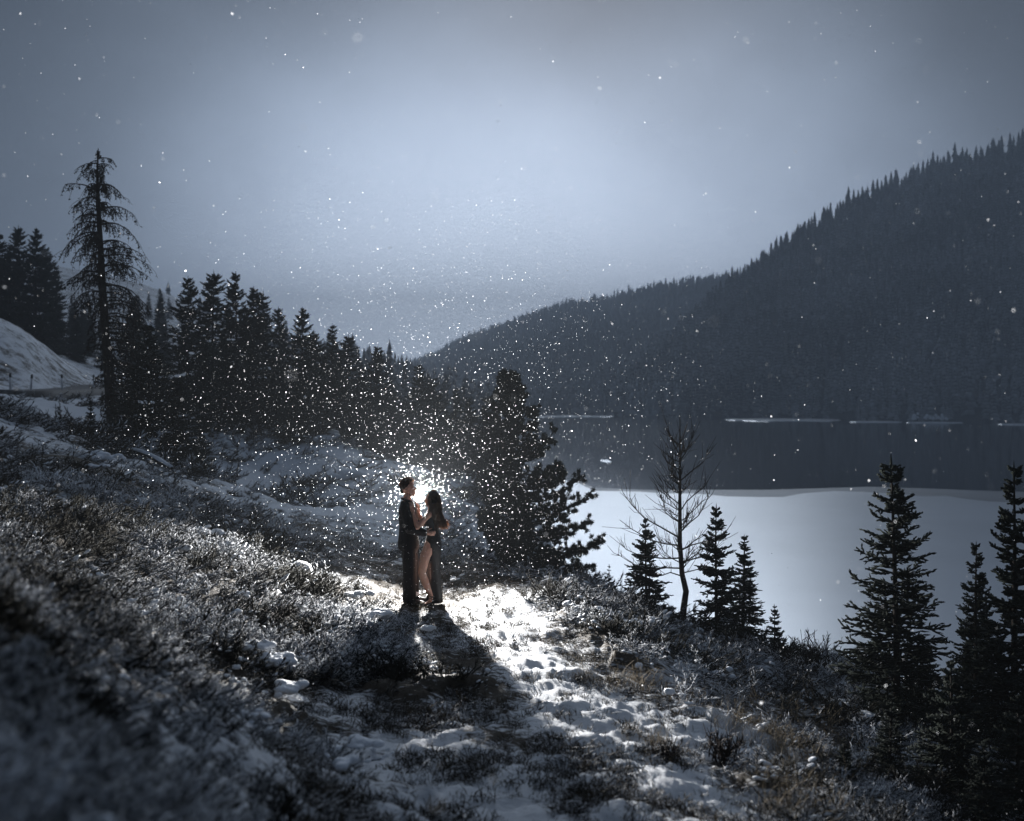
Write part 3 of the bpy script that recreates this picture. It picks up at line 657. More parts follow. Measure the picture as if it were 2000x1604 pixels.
# the pine at the ridge edge
def pine():
    r = np.random.default_rng(9); d = 19.0; bx = (1012-CX)/F*d; bz = Hs(bx, d)-.1
    t = empty('pine_tree', (bx, d, bz))
    def loc(px, py): return np.array([(px-CX)/F*d-bx, 0, CAMZ-(py-HY)/F*d-bz])
    P = np.array([loc(*s) for s in [(1014,1135),(1010,1060),(1006,980),(1002,900),(998,830),(996,780),(996,735)]])
    g1 = Geo(); tubes(g1, P, np.array([.085,.075,.065,.05,.035,.022,.008]), 8); obj('trunk', g1.mesh('trunk', True), M['bark'], t)
    # visible limbs: height on stem, tip pixel
    limbs = [(752,990,740),(756,1004,742),(772,984,757),(776,1011,758),(792,972,776),(797,1020,776),(812,965,790),(818,1040,800),(840,952,815),(845,1044,830),(862,950,850),(868,1040,862),(890,948,880),(895,1085,840),(900,1062,880),(915,940,905),(920,1095,905),(935,935,940),(940,1098,935),(950,1105,925),(968,935,965),(975,1135,935),(985,1110,970),(1000,940,1000),(1005,1150,968),(1010,1120,1000),(1030,1120,1030),(1035,945,1035),(1045,1148,1020),(1060,1168,1052),(1068,1155,1072),(1080,1120,1090),(1085,1145,1102),(1092,1090,1110),(1040,960,1050),(1075,965,1075)]
    L = []
    for s, tx, ty in limbs:
        a = loc(0, s); a[0] = np.interp(a[2], P[:, 2], P[:, 0]); b_ = loc(tx, ty); b_[1] = r.normal(0, .25)*abs(b_[0]-a[0]); L.append((a, b_))
        if r.random() < .9:
            az = r.uniform(0, 6.28); ln = np.linalg.norm(b_-a)*r.uniform(.5, .95); a2 = a+[0, 0, r.uniform(-.08, .08)]
            L.append((a2, a2+np.array([math.cos(az)*ln*.5-.05, math.sin(az)*ln, ln*.25])))
        az = r.choice([-1, 1]); ln = np.linalg.norm(b_-a)*r.uniform(.45, .9); a2 = a+[0, 0, r.uniform(-.08, .08)]
        L.append((a2, a2+np.array([r.normal(0, .3)*ln, az*ln, ln*.25])))
    g2 = Geo(); g3 = Geo()
    def tuft(p, dirn, n, ln, rad):
        dd = r.normal(0, .62, (n, 3))+dirn/np.linalg.norm(dirn)*.75+[0, 0, .25]; dd /= np.linalg.norm(dd, axis=1, keepdims=True)
        spindles(g3, np.repeat(p[None], n, 0)+r.normal(0, .018, (n, 3)), p+dd*(ln*r.uniform(.6, 1.1, n))[:, None], np.full(n, rad), 3, .3)
    for a, b_ in L:
        s = np.linspace(0, 1, 7)[:, None]; ln = np.linalg.norm(b_-a)
        Q = a+(b_-a)*s+np.array([0, 0, -.16*ln])*np.sin(s*np.pi)+r.normal(0, .02, (7, 3))*ln*s
        tubes(g2, Q, np.linspace(.020, .007, 7), 4, cap=False)
        nt = int(9+ln*20)
        for q in range(nt):
            sq = r.uniform(.25, 1.0); f = sq*6; i0 = min(int(f), 5); p0 = Q[i0]*(1-(f-i0))+Q[i0+1]*(f-i0)
            dirn = (b_-a)/ln*.7+r.normal(0, .55, 3)+[0, 0, .35]; dirn /= np.linalg.norm(dirn)
            l2 = r.uniform(.08, .24)*(1.15-.4*sq); p1 = p0+dirn*l2
            tubes(g2, np.stack([p0, (p0+p1)/2+[0, 0, -.01], p1]), np.array([.008, .006, .005]), 3, cap=False)
            tuft(p1, dirn, 34, .095, .0062); tuft((p0+p1)/2, dirn, 18, .08, .006)
        tuft(Q[-1], b_-a, 30, .10, .0062); tuft(Q[-2], b_-a, 20, .09, .0062)
    for z in np.linspace(-.03, .35, 12): tuft(P[-1]-[0, 0, z], np.array([0, 0, 1.5]), 22, .05+.14*max(0, z), .006)
    obj('branches', g2.mesh('branches'), M['bark'], t); obj('crown', g3.mesh('crown'), M['needle_mid'], t)
    tag(t, 'shaggy pine with tufted sideways branches on the ridge behind the couple', 'tree')
pine()

# bare deciduous tree among the small spruces
def bare_tree():
    r = np.random.default_rng(4); d = 15.6; bx = (1335-CX)/F*d; bz = Hs(bx, d)-.08
    t = empty('bare_tree', (bx, d, bz))
    def loc(px, py, y=0): return np.array([(px-CX)/F*d-bx, y, CAMZ-(py-HY)/F*d-bz])
    P = np.array([loc(*s) for s in [(1332,1235),(1335,1190),(1340,1155),(1332,1120),(1328,1060),(1328,980),(1328,900),(1328,850),(1328,808)]])
    g1 = Geo(); tubes(g1, P, np.array([.058,.052,.046,.040,.034,.026,.016,.010,.004]), 8); obj('trunk', g1.mesh('trunk', True), M['greybark'], t)
    g2 = Geo(); g3 = Geo()
    limbs = [[(1326,1050),(1290,1030),(1260,1010),(1232,985),(1215,962)],[(1327,1066),(1300,1060),(1270,1055),(1235,1035),(1212,1015)],[(1328,1090),(1300,1088),(1255,1085),(1222,1075),(1212,1062)],[(1329,1110),(1300,1108),(1262,1112),(1230,1100),(1206,1082)],
             [(1328,1000),(1340,980),(1355,965),(1366,955),(1372,945)],[(1328,1040),(1350,1020),(1368,1008),(1378,990),(1384,970)],[(1330,1075),(1352,1062),(1375,1052),(1395,1050),(1408,1040)],[(1330,1100),(1352,1092),(1375,1085),(1390,1070),(1398,1052)],
             [(1327,985),(1312,975),(1300,960),(1296,945),(1290,935)],[(1328,940),(1345,925),(1358,915),(1368,900),(1375,880)],[(1328,930),(1318,915),(1306,905),(1298,890),(1292,870)],[(1328,900),(1338,885),(1346,870),(1350,855),(1356,842)],[(1328,890),(1320,875),(1314,862),(1308,850),(1304,836)],
             [(1330,1125),(1310,1120),(1290,1125),(1275,1118),(1260,1122)],[(1330,1120),(1350,1118),(1370,1112),(1385,1118),(1400,1110)],[(1327,1020),(1310,1012),(1298,1000),(1290,980),(1286,958)]]
    BB = []
    for lm in limbs:
        y = r.normal(0, .25); Q = np.array([loc(a, b_, y*i/4) for i, (a, b_) in enumerate(lm)]); Q[1:] += r.normal(0, .012, (4, 3)); BB.append(Q)
    for k in range(34):
        z = r.uniform(.75, 2.9); x = np.interp(z, P[:, 2], P[:, 0]); az = r.uniform(0, 6.28); ln = r.uniform(.2, .55)*(1.25-z/3.4)
        s = np.linspace(0, 1, 5)[:, None]
        BB.append(np.array([x, 0, z])+np.array([math.cos(az), math.sin(az), .35])*ln*s+np.array([0, 0, .35*ln])*s**2+r.normal(0, .015, (5, 3))*s)
    for Q in BB:
        ln = np.linalg.norm(Q[-1]-Q[0]); tubes(g2, Q, np.linspace(.012, .0035, 5)*(.6+.5*ln), 4, cap=False)
        for q in range(int(5+ln*14)):
            sq = r.uniform(.15, 1)*4; i0 = min(int(sq), 3); p0 = Q[i0]*(1-sq+i0)+Q[i0+1]*(sq-i0)
            dr = (Q[-1]-Q[0])/ln*.6+r.normal(0, .5, 3)+[0, 0, .55]; l2 = r.uniform(.06, .26)
            tubes(g3, np.stack([p0, p0+dr*l2*.5+r.normal(0, .01, 3), p0+dr*l2+[0, 0, .02]]), np.array([.005, .004, .0025]), 3, cap=False)
    obj('branches', g2.mesh('branches'), M['greybark'], t); obj('twigs', g3.mesh('twigs'), M['greybark'], t)
    tag(t, 'bare leafless tree with spreading thin branches between small spruces', 'tree')
bare_tree()

# ------------------------------------------------------------------ ground cover
def juniper(seed, n=11):
    """prostrate branches lying to one side, each a fan of sprigs"""
    r = np.random.default_rng(seed); g_ = Geo()
    az = r.normal(.35, 1.1, n); ln = r.uniform(.22, .46, n); s = np.linspace(0, 1, 5)
    p0 = np.stack([r.normal(-.12, .10, n), r.normal(0, .12, n), np.full(n, -.02)], -1)
    lift = r.uniform(.08, .36, n)
    P = p0[:, None]+np.stack([np.cos(az)[:, None]*ln[:, None]*s, np.sin(az)[:, None]*ln[:, None]*s, ln[:, None]*(lift[:, None]*s+.10*s**3)], -1)+r.normal(0, .008, (n, 5, 3))
    tubes(g_, P, np.linspace(.010, .006, 5)[None]*np.ones((n, 1)), 4, cap=False)
    for a in range(1, 4): spindles(g_, P[:, a], P[:, a+1], np.full(n, .0075), 4, .3)
    bi = np.arange(n)
    for k in range(24):
        f = r.uniform(.2, 1, n)*4; i0 = np.minimum(f.astype(int), 3); fr = (f-i0)[:, None]; pq = P[bi, i0]*(1-fr)+P[bi, i0+1]*fr
        tg = P[bi, i0+1]-P[bi, i0]; tg /= np.linalg.norm(tg, axis=1, keepdims=True)
        d2 = tg+r.normal(0, .55, (n, 3))*[1, 1, .6]+[0, 0, .12]; d2 /= np.linalg.norm(d2, axis=1, keepdims=True)
        spindles(g_, pq, pq+d2*r.uniform(.04, .13, n)[:, None], r.uniform(.0030, .0066, n), 4, .4)
    return g_.mesh('juniper')
def pads(seed, n=5, flat=.33):
    """snow cushions"""
    r = np.random.default_rng(seed); g_ = Geo()
    for k in range(n):
        c = np.array([r.normal(0, .09), r.normal(0, .07), r.uniform(.05, .11)]); R = r.uniform(.018, .055)
        u, v = np.meshgrid(np.linspace(0, 2*np.pi, 9, endpoint=False), np.linspace(.15, np.pi-.2, 5))
        s = np.stack([np.cos(u)*np.sin(v)*r.uniform(.9, 1.7), np.sin(u)*np.sin(v), np.cos(v)*flat], -1)*R*(1+.22*r.uniform(-1, 1, u.shape)[..., None])+c
        ixx = np.arange(45).reshape(5, 9)
        g_.add(s, [np.stack([ixx[:-1], ixx[1:], np.roll(ixx[1:], -1, 1), np.roll(ixx[:-1], -1, 1)], -1).reshape(-1, 4), ixx[0][None], ixx[-1][None, ::-1]])
    return g_.mesh('snow_pad', True)
jun_src = [source('juniper', juniper(100+s), M['juniper']) for s in range(8)]
pad_src = [source('snow_pad', pads(200+s, 3+s % 4), M['snow']) for s in range(6)]
def tuftmesh(seed, n, h, spread, rad, bend):
    r = np.random.default_rng(seed); g_ = Geo(); s = np.linspace(0, 1, 4)
    az = r.uniform(0, 6.28, n); ln = h*r.uniform(.45, 1.1, n); tilt = r.uniform(.05, .6, n)*bend
    p0 = np.stack([r.normal(0, spread, n), r.normal(0, spread, n), np.full(n, -.01)], -1)
    out = np.stack([np.cos(az), np.sin(az), np.zeros(n)], -1)
    P = p0[:, None]+out[:, None]*(ln*tilt)[:, None, None]*(s**1.8)[None, :, None]+np.array([0, 0, 1])*(ln[:, None]*s*(1-.3*tilt[:, None]*s))[..., None]
    tubes(g_, P, rad*np.array([1, .9, .7, .25])[None]*np.ones((n, 1)), 3, cap=False)
    return g_.mesh('tuft')
stub_src = [source('stubble', tuftmesh(300+s, 16, .07, .05, .0035, 2.6), M['stubble']) for s in range(4)]
gr_src = [source('grass', tuftmesh(320+s, 13, .26, .05, .0016, 1.0), M['grass']) for s in range(4)]
def polar_pts(n, p0, p1, d0, d1, seed, power=1.0):
    r = np.random.default_rng(seed); a = np.arctan((r.uniform(p0, p1, n)-CX)/F); d = np.exp(math.log(d0)+(math.log(d1)-math.log(d0))*r.random(n)**power)
    return np.sin(a)*d, np.cos(a)*d
def lying(n, r, amt=.3):
    rot = r.normal(0, amt, (n, 3)); rot[:, 2] = r.normal(.25, .55, n); return rot
def scatter_ground(name, n, d0, d1, dens, sc, srcs, label, seed, dz=0.0, p0=-350, p1=2350, power=1.0):
    x, y = polar_pts(n, p0, p1, d0, d1, seed, power); r = np.random.default_rng(seed+1)
    keep = r.random(n) < dens(x, y); x = x[keep]; y = y[keep]
    rd = np.hypot(x, y); z = H(x, y)+dz
    k = z > CAMZ-19; x, y, z, rd = x[k], y[k], z[k], rd[k]
    s = sc(rd, r)
    if name == 'juniper_cover': s = s*(1-.45*bare(x+.25, y)-.25*bare(x-.2, y-.2))
    o = gn_instance(name, np.stack([x, y, z], -1), s, srcs, rots=lying(len(x), r))
    return tag(o, label, kind='stuff')
def bushd(x, y): return np.clip((1-bare(x, y))*(1-.8*np.exp(-(shoulder(x, y)/.6)**2))*(1-.45*sstep(18, 26, np.hypot(x, y)))*(.5+.5*sstep(1.5, 6, np.hypot(x, y)))*(.20+.95*sstep(-.45, .4, fbm(x*.7, y*.7, 3, 61))), 0, 1)
scatter_ground('juniper_cover', 26000, 1.3, 30, bushd, lambda d, r: (.42+.38*sstep(3, 16, d))*r.uniform(.5, 1.25, len(d)), jun_src, 'low juniper brush dusted with snow over the ridge', 500, .015)
scatter_ground('snow_cushions', 22000, 1.3, 34, lambda x, y: bushd(x, y)*sstep(-.45, .55, fbm(x*.9, y*.9, 3, 71)), lambda d, r: (.40+.5*sstep(3, 16, d))*np.minimum(r.lognormal(-.4, .5, len(d)), 1.25), pad_src, 'soft snow cushions lying on the juniper brush', 510, .02)
scatter_ground('far_brush', 5000, 28, 75, lambda x, y: .4*sstep(0, .5, fbm(x*.25, y*.25, 3, 91)), lambda d, r: r.uniform(1.2, 2.6, len(d)), jun_src, 'dark low brush on the snowy banks behind the path', 520, .02)
scatter_ground('grass_stubble', 28000, 3.5, 24, lambda x, y: bare(x, y)*(1-.75*np.exp(-(shoulder(x, y)/.55)**2))*np.clip(.5+.8*fbm(x*1.5, y*1.5, 2, 33)+.5*np.exp(-((x+.9)**2+(y-15)**2)/9), .05, 1), lambda d, r: r.uniform(.5, 1.2, len(d)), stub_src, 'flattened frosty grass stubble poking through the path snow', 530, 0.0, 300, 1700)
def grassd(x, y):
    m = np.zeros_like(x)
    for px, py, R in GRS: 
        hx, hy, _ = hit(px, py); m = np.maximum(m, np.exp(-((x-hx)**2+(y-hy)**2)/R**2))
    return np.clip(m*1.2, 0, 1)
GRS = [(1200,1340,.25),(1240,1345,.3),(1280,1350,.3),(1360,1385,.35),(1430,1400,.45),(1500,1410,.45),(1560,1430,.4),(1480,1440,.4),(1540,1470,.35),(1560,1570,.25),(1530,1600,.22),(1590,1520,.3),(1300,1470,.2),(1420,1330,.3)]
scatter_ground('dry_grass', 3000, 5, 16, grassd, lambda d, r: r.uniform(.5, 1.15, len(d)), gr_src, 'straw coloured dry grass along the slope edge', 540, 0.0, 1050, 1750)

# the bigger cushions of snow seen on the brush
def big_pad(px, py, wpx, hpx, seed):
    r = np.random.default_rng(seed); x, y, z = hit(px, py); k = y/F
    g_ = Geo(); n = 15
    for q in range(n):
        c = np.array([r.normal(0, .27)*wpx*k, r.normal(0, .22)*wpx*k, r.normal(0, .10)*hpx*k]); R = hpx*k*r.uniform(.16, .42)
        u, v = np.meshgrid(np.linspace(0, 2*np.pi, 14, endpoint=False), np.linspace(.12, np.pi-.15, 8))
        s = np.stack([np.cos(u)*np.sin(v)*1.5, np.sin(u)*np.sin(v)*1.4, np.cos(v)*.75], -1)*R*(1+.10*r.uniform(-1, 1, u.shape)[..., None])+c
        ixx = np.arange(112).reshape(8, 14)
        g_.add(s, [np.stack([ixx[:-1], ixx[1:], np.roll(ixx[1:], -1, 1), np.roll(ixx[:-1], -1, 1)], -1).reshape(-1, 4), ixx[0][None], ixx[-1][None, ::-1]])
    o = obj('snow_cushion', g_.mesh('snow_cushion'), M['snow'], loc=(x, y, z+.12+.02*r.random()))
    rm = o.modifiers.new('rm', 'REMESH'); rm.mode = 'VOXEL'; rm.voxel_size = max(.008, hpx*k*.07)
    sm = o.modifiers.new('sm', 'SMOOTH'); sm.iterations = 6
    return tag(o, 'rounded snow cushion resting on the juniper brush', 'snow', 'larger snow cushions on the brush')
for i, a in enumerate([(398,1060,52,26),(418,1062,40,18),(582,1128,44,30),(452,1106,30,16),(362,1094,26,16),(455,1228,90,22),(200,905,85,26),(185,925,50,16),(745,1220,46,26),(800,1175,26,18),(500,1290,60,22),(540,1325,60,30),(560,1375,50,26),(470,1185,40,18),(540,1310,36,16),(835,1250,24,16),(700,1490,60,26),(670,1530,60,26),(1250,1235,50,18),(1650,1400,60,22),(1700,1425,40,22),(690,1180,30,22),(640,860,40,24),(690,935,50,26)]): big_pad(*a, seed=i)

# leafless shrubs
def shrub(px, py, hpx, n, label, seed, d=None):
    r = np.random.default_rng(seed); x, y, z = hit(px, py) if d is None else ((px-CX)/F*d, d, Hs((px-CX)/F*d, d)); h = hpx*y/F
    t = empty('bare_shrub', (x, y, z-.02)); g_ = Geo(); g2 = Geo(); s = np.linspace(0, 1, 6)[:, None]
    for k in range(n):
        az = r.uniform(0, 6.28); ln = h*r.uniform(.5, 1.1); tl = r.uniform(.1, .75)
        Q = np.array([r.normal(0, .05), r.normal(0, .05), 0])+np.array([math.cos(az)*tl, math.sin(az)*tl, 1])*ln*s*[1, 1, .9]+np.array([0, 0, .1*ln])*s**2+r.normal(0, .02, (6, 3))*s*h*2
        tubes(g_, Q, np.linspace(.0065, .003, 6), 3, cap=False)
        for q in range(5):
            i0 = r.integers(1, 5); dr = np.array([r.normal(0, .45), r.normal(0, .45), .9])*ln*r.uniform(.15, .4); p0 = Q[i0]
            tubes(g2, np.stack([p0, p0+dr*.5+r.normal(0, .01, 3), p0+dr]), np.array([.0045, .0035, .002]), 3, cap=False)
    obj('stems', g_.mesh('stems'), M['twig'], t); obj('twigs', g2.mesh('twigs'), M['twig'], t)
    tag(t, label, 'shrub')
shrub(1590, 1312, 75, 18, 'leafless upright shrub on the ridge edge against the ice', 1)
shrub(1490-180, 1205, 42, 12, 'small leafless shrub between the bushy spruce and the bare tree', 2)
shrub(1640, 1322, 30, 7, 'thin leafless twigs beside the upright shrub on the ridge edge', 3)
shrub(1410, 1490, 62, 34, 'dark leafless shrub in front of the open snow patch', 4)
shrub(1300, 1480, 40, 22, 'low dark leafless shrub beside the path, near the dry grass', 5)

# ------------------------------------------------------------------ road and guide posts
M['asphalt'] = plain('asphalt', (0.055, 0.056, 0.060), 0.75, 0.3, 0.2, 3)
rp_ = [(-300,768,61),(-100,770,62),(0,767,65),(60,765.5,70),(130,762,77),(190,757,86),(240,753,98)]
ctr = np.array([tuple(at(a, b_, c)) for a, b_, c in rp_]); cc = np.array([np.interp(np.linspace(0, 6, 40), range(7), ctr[:, i]) for i in range(3)]).T
tg = np.gradient(cc, axis=0); nrm2 = np.stack([-tg[:, 1], tg[:, 0], 0*tg[:, 0]], -1); nrm2 /= np.linalg.norm(nrm2, axis=1, keepdims=True)
prof = [(-3.2, -.5), (-3.1, .10), (-2.4, .14), (2.4, .16), (3.1, .1), (3.2, -1.2)]
zc_ = np.maximum(cc[:, 2], Hbase(cc[:, 0], cc[:, 1]))
Vr = np.stack([np.stack([cc[:, 0]+nrm2[:, 0]*a, cc[:, 1]+nrm2[:, 1]*a, zc_+b_], -1) for a, b_ in prof], 1)
ix = np.arange(Vr.shape[0]*6).reshape(-1, 6)
me = mesh_np('road', Vr.reshape(-1, 3), [np.stack([ix[:-1, :-1], ix[:-1, 1:], ix[1:, 1:], ix[1:, :-1]], -1).reshape(-1, 4)])
tag(obj('road', me, M['asphalt']), 'grey asphalt road curving along the snowy bank', kind='structure')
M['postwhite'] = plain('post_paint', (0.72, 0.72, 0.74), .5, .3, .08, 12); M['postblack'] = plain('post_band', (0.02, 0.02, 0.022), .6, .2, .2, 12)
def post(px, py, d, label, lean):
    p = at(px, py, d)
    t = empty('guide_post', (p.x, p.y, p.z-.25)); t.rotation_euler = (0, lean, 0); g_ = Geo(); g2 = Geo()
    for z0, z1, gg, r0 in [(0, 1.25, g_, .07), (1.25, 1.48, g2, .075)]:
        zz = np.linspace(z0, z1, 4); tubes(gg, np.stack([zz*0, zz*0, zz], -1), np.array([r0, r0, r0, r0*.93]), 10)
    tubes(g2, np.array([[0, 0, 1.48], [0, 0, 1.51], [0, 0, 1.54]]), np.array([.065, .045, .012]), 10)
    obj('post', g_.mesh('post'), M['postwhite'], t); obj('black_band', g2.mesh('black_band'), M['postblack'], t)
    tag(t, label, 'guide post', 'guide posts along the road')
for a in [(20,768,64,'white roadside guide post where the brush hides the road edge',0),(59,769,66,'leaning white roadside guide post with black top',.08),(122,766,72,'white guide post in front of the dark brush on the bank',-.03),(183,763,80,'white guide post nearest the dead tree',0)]: post(*a)
# fallen log
p0 = hit(238, 893); p1 = hit(335, 930); p0 = np.array(p0); p1 = np.array(p1); s = np.linspace(0, 1, 10)[:, None]
ctr_ = (p0+p1)/2; t = empty('fallen_log', tuple(p0)); Q = (p1-p0)*s+[0, 0, .16]+np.array([0, 0, .12])*np.sin(s*3.1)
g_ = Geo(); tubes(g_, Q, np.linspace(.085, .05, 10), 9); obj('trunk', g_.mesh('trunk', True), M['bark'], t)
g_ = Geo(); tubes(g_, Q+[0, -.01, .05], np.linspace(.07, .045, 10)*(1+.15*rng.uniform(-1, 1, 10)), 8); obj('snow_cap', g_.mesh('snow_cap', True), M['snow'], t)
tag(t, 'snow topped fallen log on the slope below the dead tree', 'log')

# ------------------------------------------------------------------ the flash on its stand (the lit lamp behind the couple)
FD = 17.4; fx = (818-CX)/F*FD; fz = Hs(fx, FD)
flash_z = CAMZ-(972-HY)/F*FD
M['blackmetal'] = plain('black_metal', (0.015, 0.015, 0.016), .45, .5, .2, 20)
t = empty('flash_stand', (fx, FD, fz)); hf = flash_z-fz
g_ = Geo(); tubes(g_, np.array([[0, 0, .06], [0, 0, .6], [0, 0, hf-.12]]), np.array([.016, .014, .011]), 10); obj('pole', g_.mesh('pole'), M['blackmetal'], t)
for k in range(3):
    a = math.pi+.08+k*2*math.pi/3; c, s_ = math.cos(a), math.sin(a); fo = (.66*c, .66*s_); zf = Hs(fx+fo[0], FD+fo[1])-fz
    g_ = Geo(); tubes(g_, np.array([[.015*c, .015*s_, .36], [.33*c, .33*s_, .2+zf*.4], [fo[0], fo[1], zf+.01]]), np.array([.011, .011, .011]), 8)
    lg = obj('leg', g_.mesh('leg'), M['blackmetal'], t)
    g_ = Geo(); tubes(g_, np.array([[.015*c, .015*s_, .12], [.42*c, .42*s_, .14+zf*.5]]), np.array([.007, .007]), 6); obj('brace', g_.mesh('brace'), M['blackmetal'], lg)
g_ = Geo(); yy = np.linspace(.26, .03, 5); tubes(g_, np.stack([yy*0, yy, yy*0+hf], -1), np.array([.035, .04, .042, .05, .075]), 14); hd = obj('flash_head', g_.mesh('flash_head', True), M['blackmetal'], t)
m, nt, b = newmat('flash_glow'); b.inputs['Emission Color'].default_value = (1, .96, .90, 1); b.inputs['Emission Strength'].default_value = 60
M['glow'] = m
g_ = Geo(); yy = np.linspace(.03, -.06, 6); tubes(g_, np.stack([yy*0, yy, yy*0+hf], -1), np.array([.07, .078, .078, .07, .05, .01]), 16); obj('diffuser', g_.mesh('diffuser', True), M['glow'], hd)
tag(t, 'lit photographic flash on a black tripod stand behind the couple', 'flash lamp')
fl = bpy.data.lights.new('flash_light', 'SPOT'); fl.energy = 17500; fl.spot_size = math.radians(126); fl.spot_blend = 1.0; fl.color = (1, .97, .93); fl.shadow_soft_size = .05
fo_ = bpy.data.objects.new('flash_light', fl); col.objects.link(fo_); fo_.location = (0, -.14, hf); fo_.rotation_euler = (math.radians(113), 0, math.radians(184)); fo_.parent = t

# ------------------------------------------------------------------ the couple
PXM = 14.5/F
def ellip(geo, c, r, n=14, m=9, rot=None):
    u, v = np.meshgrid(np.linspace(0, 2*np.pi, n, endpoint=False), np.linspace(.02, np.pi-.02, m))
    s = np.stack([np.cos(u)*np.sin(v)*r[0], np.sin(u)*np.sin(v)*r[1], np.cos(v)*r[2]], -1)
    if rot is not None: s = s @ np.array(Euler(rot).to_matrix()).T
    ixx = np.arange(n*m).reshape(m, n)
    geo.add(s+np.array(c), [np.stack([ixx[:-1], ixx[1:], np.roll(ixx[1:], -1, 1), np.roll(ixx[:-1], -1, 1)], -1).reshape(-1, 4), ixx[0][None], ixx[-1][None, ::-1]])
def limb(geo, pts, rad, n=10):
    """densely sampled tapered limb with rounded ends"""
    pts = np.array(pts, float); rad = np.array(rad, float)
    seg = np.r_[0, np.cumsum(np.linalg.norm(np.diff(pts, axis=0), axis=1))]; ts = np.linspace(0, seg[-1], max(6, int(seg[-1]/.03)))
    P = np.stack([np.interp(ts, seg, pts[:, i]) for i in range(3)], -1); R = np.interp(ts, seg, rad)
    tubes(geo, P, R, n); ellip(geo, pts[0], [rad[0]]*3); ellip(geo, pts[-1], [rad[-1]]*3)
    for p, r in zip(pts[1:-1], rad[1:-1]): ellip(geo, p, [r]*3)
def rings(geo, secs, n=28, fold=None):
    """stacked elliptical sections (u, w, v, ru, rw); fold(theta, v) scales the radius"""
    a = np.linspace(0, 2*np.pi, n, endpoint=False); V = []
    for (u, w, v, ru, rw) in secs:
        f = fold(a, v) if fold else 1
        V.append(np.stack([u+np.cos(a)*ru*f, w+np.sin(a)*rw*f, np.full(n, v)], -1))
    k = len(secs); ixx = np.arange(n*k).reshape(k, n)
    geo.add(np.concatenate(V), [np.stack([ixx[:-1], np.roll(ixx[:-1], -1, 1), np.roll(ixx[1:], -1, 1), ixx[1:]], -1).reshape(-1, 4), ixx[0][None, ::-1], ixx[-1][None]])
def fused(name, geo, voxel, smooth, mat, parent):
    o = bpy.data.objects.new(name, geo.mesh(name)); col.objects.link(o)
    md = o.modifiers.new('r', 'REMESH'); md.mode = 'VOXEL'; md.voxel_size = voxel; md.use_smooth_shade = True
    sm = o.modifiers.new('s', 'SMOOTH'); sm.factor = .5; sm.iterations = smooth
    dg = bpy.context.evaluated_depsgraph_get(); me = bpy.data.meshes.new_from_object(o.evaluated_get(dg)); me.name = name
    o.modifiers.clear(); o.data = me; me.materials.clear(); me.materials.append(mat); o.parent = parent
    return o
def hand(geo, wrist, tipdir, normal, curl=.5, L=.18, thumb=1):
    w = np.array(wrist, float); t_ = np.array(tipdir, float); t_ /= np.linalg.norm(t_); n_ = np.array(normal, float); n_ -= t_*np.dot(n_, t_); n_ /= np.linalg.norm(n_); s_ = np.cross(t_, n_)
    limb(geo, [w, w+t_*.035, w+t_*.085], [.026, .030, .030]); 
    for k, (o_, l_) in enumerate([(-.030, .060), (-.010, .075), (.010, .080), (.030, .070)]):
        b0 = w+t_*.085+s_*o_; b1 = b0+t_*l_*.5+n_*l_*.2*curl; b2 = b1+t_*l_*.4+n_*l_*.5*curl
        limb(geo, [b0, b1, b2], [.0105, .0095, .008], 8)
    b0 = w+t_*.03+s_*.03*thumb; b1 = b0+t_*.035+s_*.03*thumb+n_*.01; limb(geo, [b0, b1, b1+t_*.03+s_*.006*thumb], [.013, .011, .009], 8)
def clothmat(name, c, rough, sheen):
    m = plain(name, c, rough, .25, .3, 60); b = m.node_tree.nodes['Principled BSDF']; b.inputs['Sheen Weight'].default_value = sheen; b.inputs['Sheen Roughness'].default_value = .4
    return m
M['suit'] = clothmat('black_wool', (0.007, 0.007, 0.008), .9, .03); M['gown'] = clothmat('black_satin', (0.007, 0.007, 0.008), .6, .02)
m = plain('skin', (0.36, 0.205, 0.155), .5, .35, .10, 14); b = m.node_tree.nodes['Principled BSDF']; b.inputs['Subsurface Weight'].default_value = .15; b.inputs['Subsurface Radius'].default_value = (.02, .008, .005); M['skin'] = m
def hairmat(name, c):
    m, nt, b = newmat(name); tl = N(nt, 'ShaderNodeBsdfTranslucent'); tl.inputs['Color'].default_value = (c[0]*6, c[1]*5, c[2]*4, 1)
    n = N(nt, 'ShaderNodeTexNoise'); n.inputs['Scale'].default_value = 40; r = N(nt, 'ShaderNodeValToRGB')
    r.color_ramp.elements[0].color = (c[0]*.6, c[1]*.6, c[2]*.6, 1); r.color_ramp.elements[1].color = (c[0]*1.5, c[1]*1.5, c[2]*1.5, 1); nt.links.new(n.outputs['Fac'], r.inputs[0]); nt.links.new(r.outputs[0], b.inputs['Base Color'])
    b.inputs['Roughness'].default_value = .4
    mxs = N(nt, 'ShaderNodeMixShader'); mxs.inputs[0].default_value = .3; nt.links.new(b.outputs[0], mxs.inputs[1]); nt.links.new(tl.outputs[0], mxs.inputs[2]); nt.links.new(mxs.outputs[0], nt.nodes['Material Output'].inputs['Surface']); return m
M['hair_fringe'] = hairmat('hair_fringe', (0.055, 0.035, 0.022)); M['hair_dark'] = hairmat('dark_hair', (0.018, 0.012, 0.009)); M['hair_brown'] = hairmat('long_dark_hair', (0.022, 0.013, 0.009))
M['leather'] = plain('black_leather', (0.012, 0.012, 0.012), .35, .5, .2, 30)

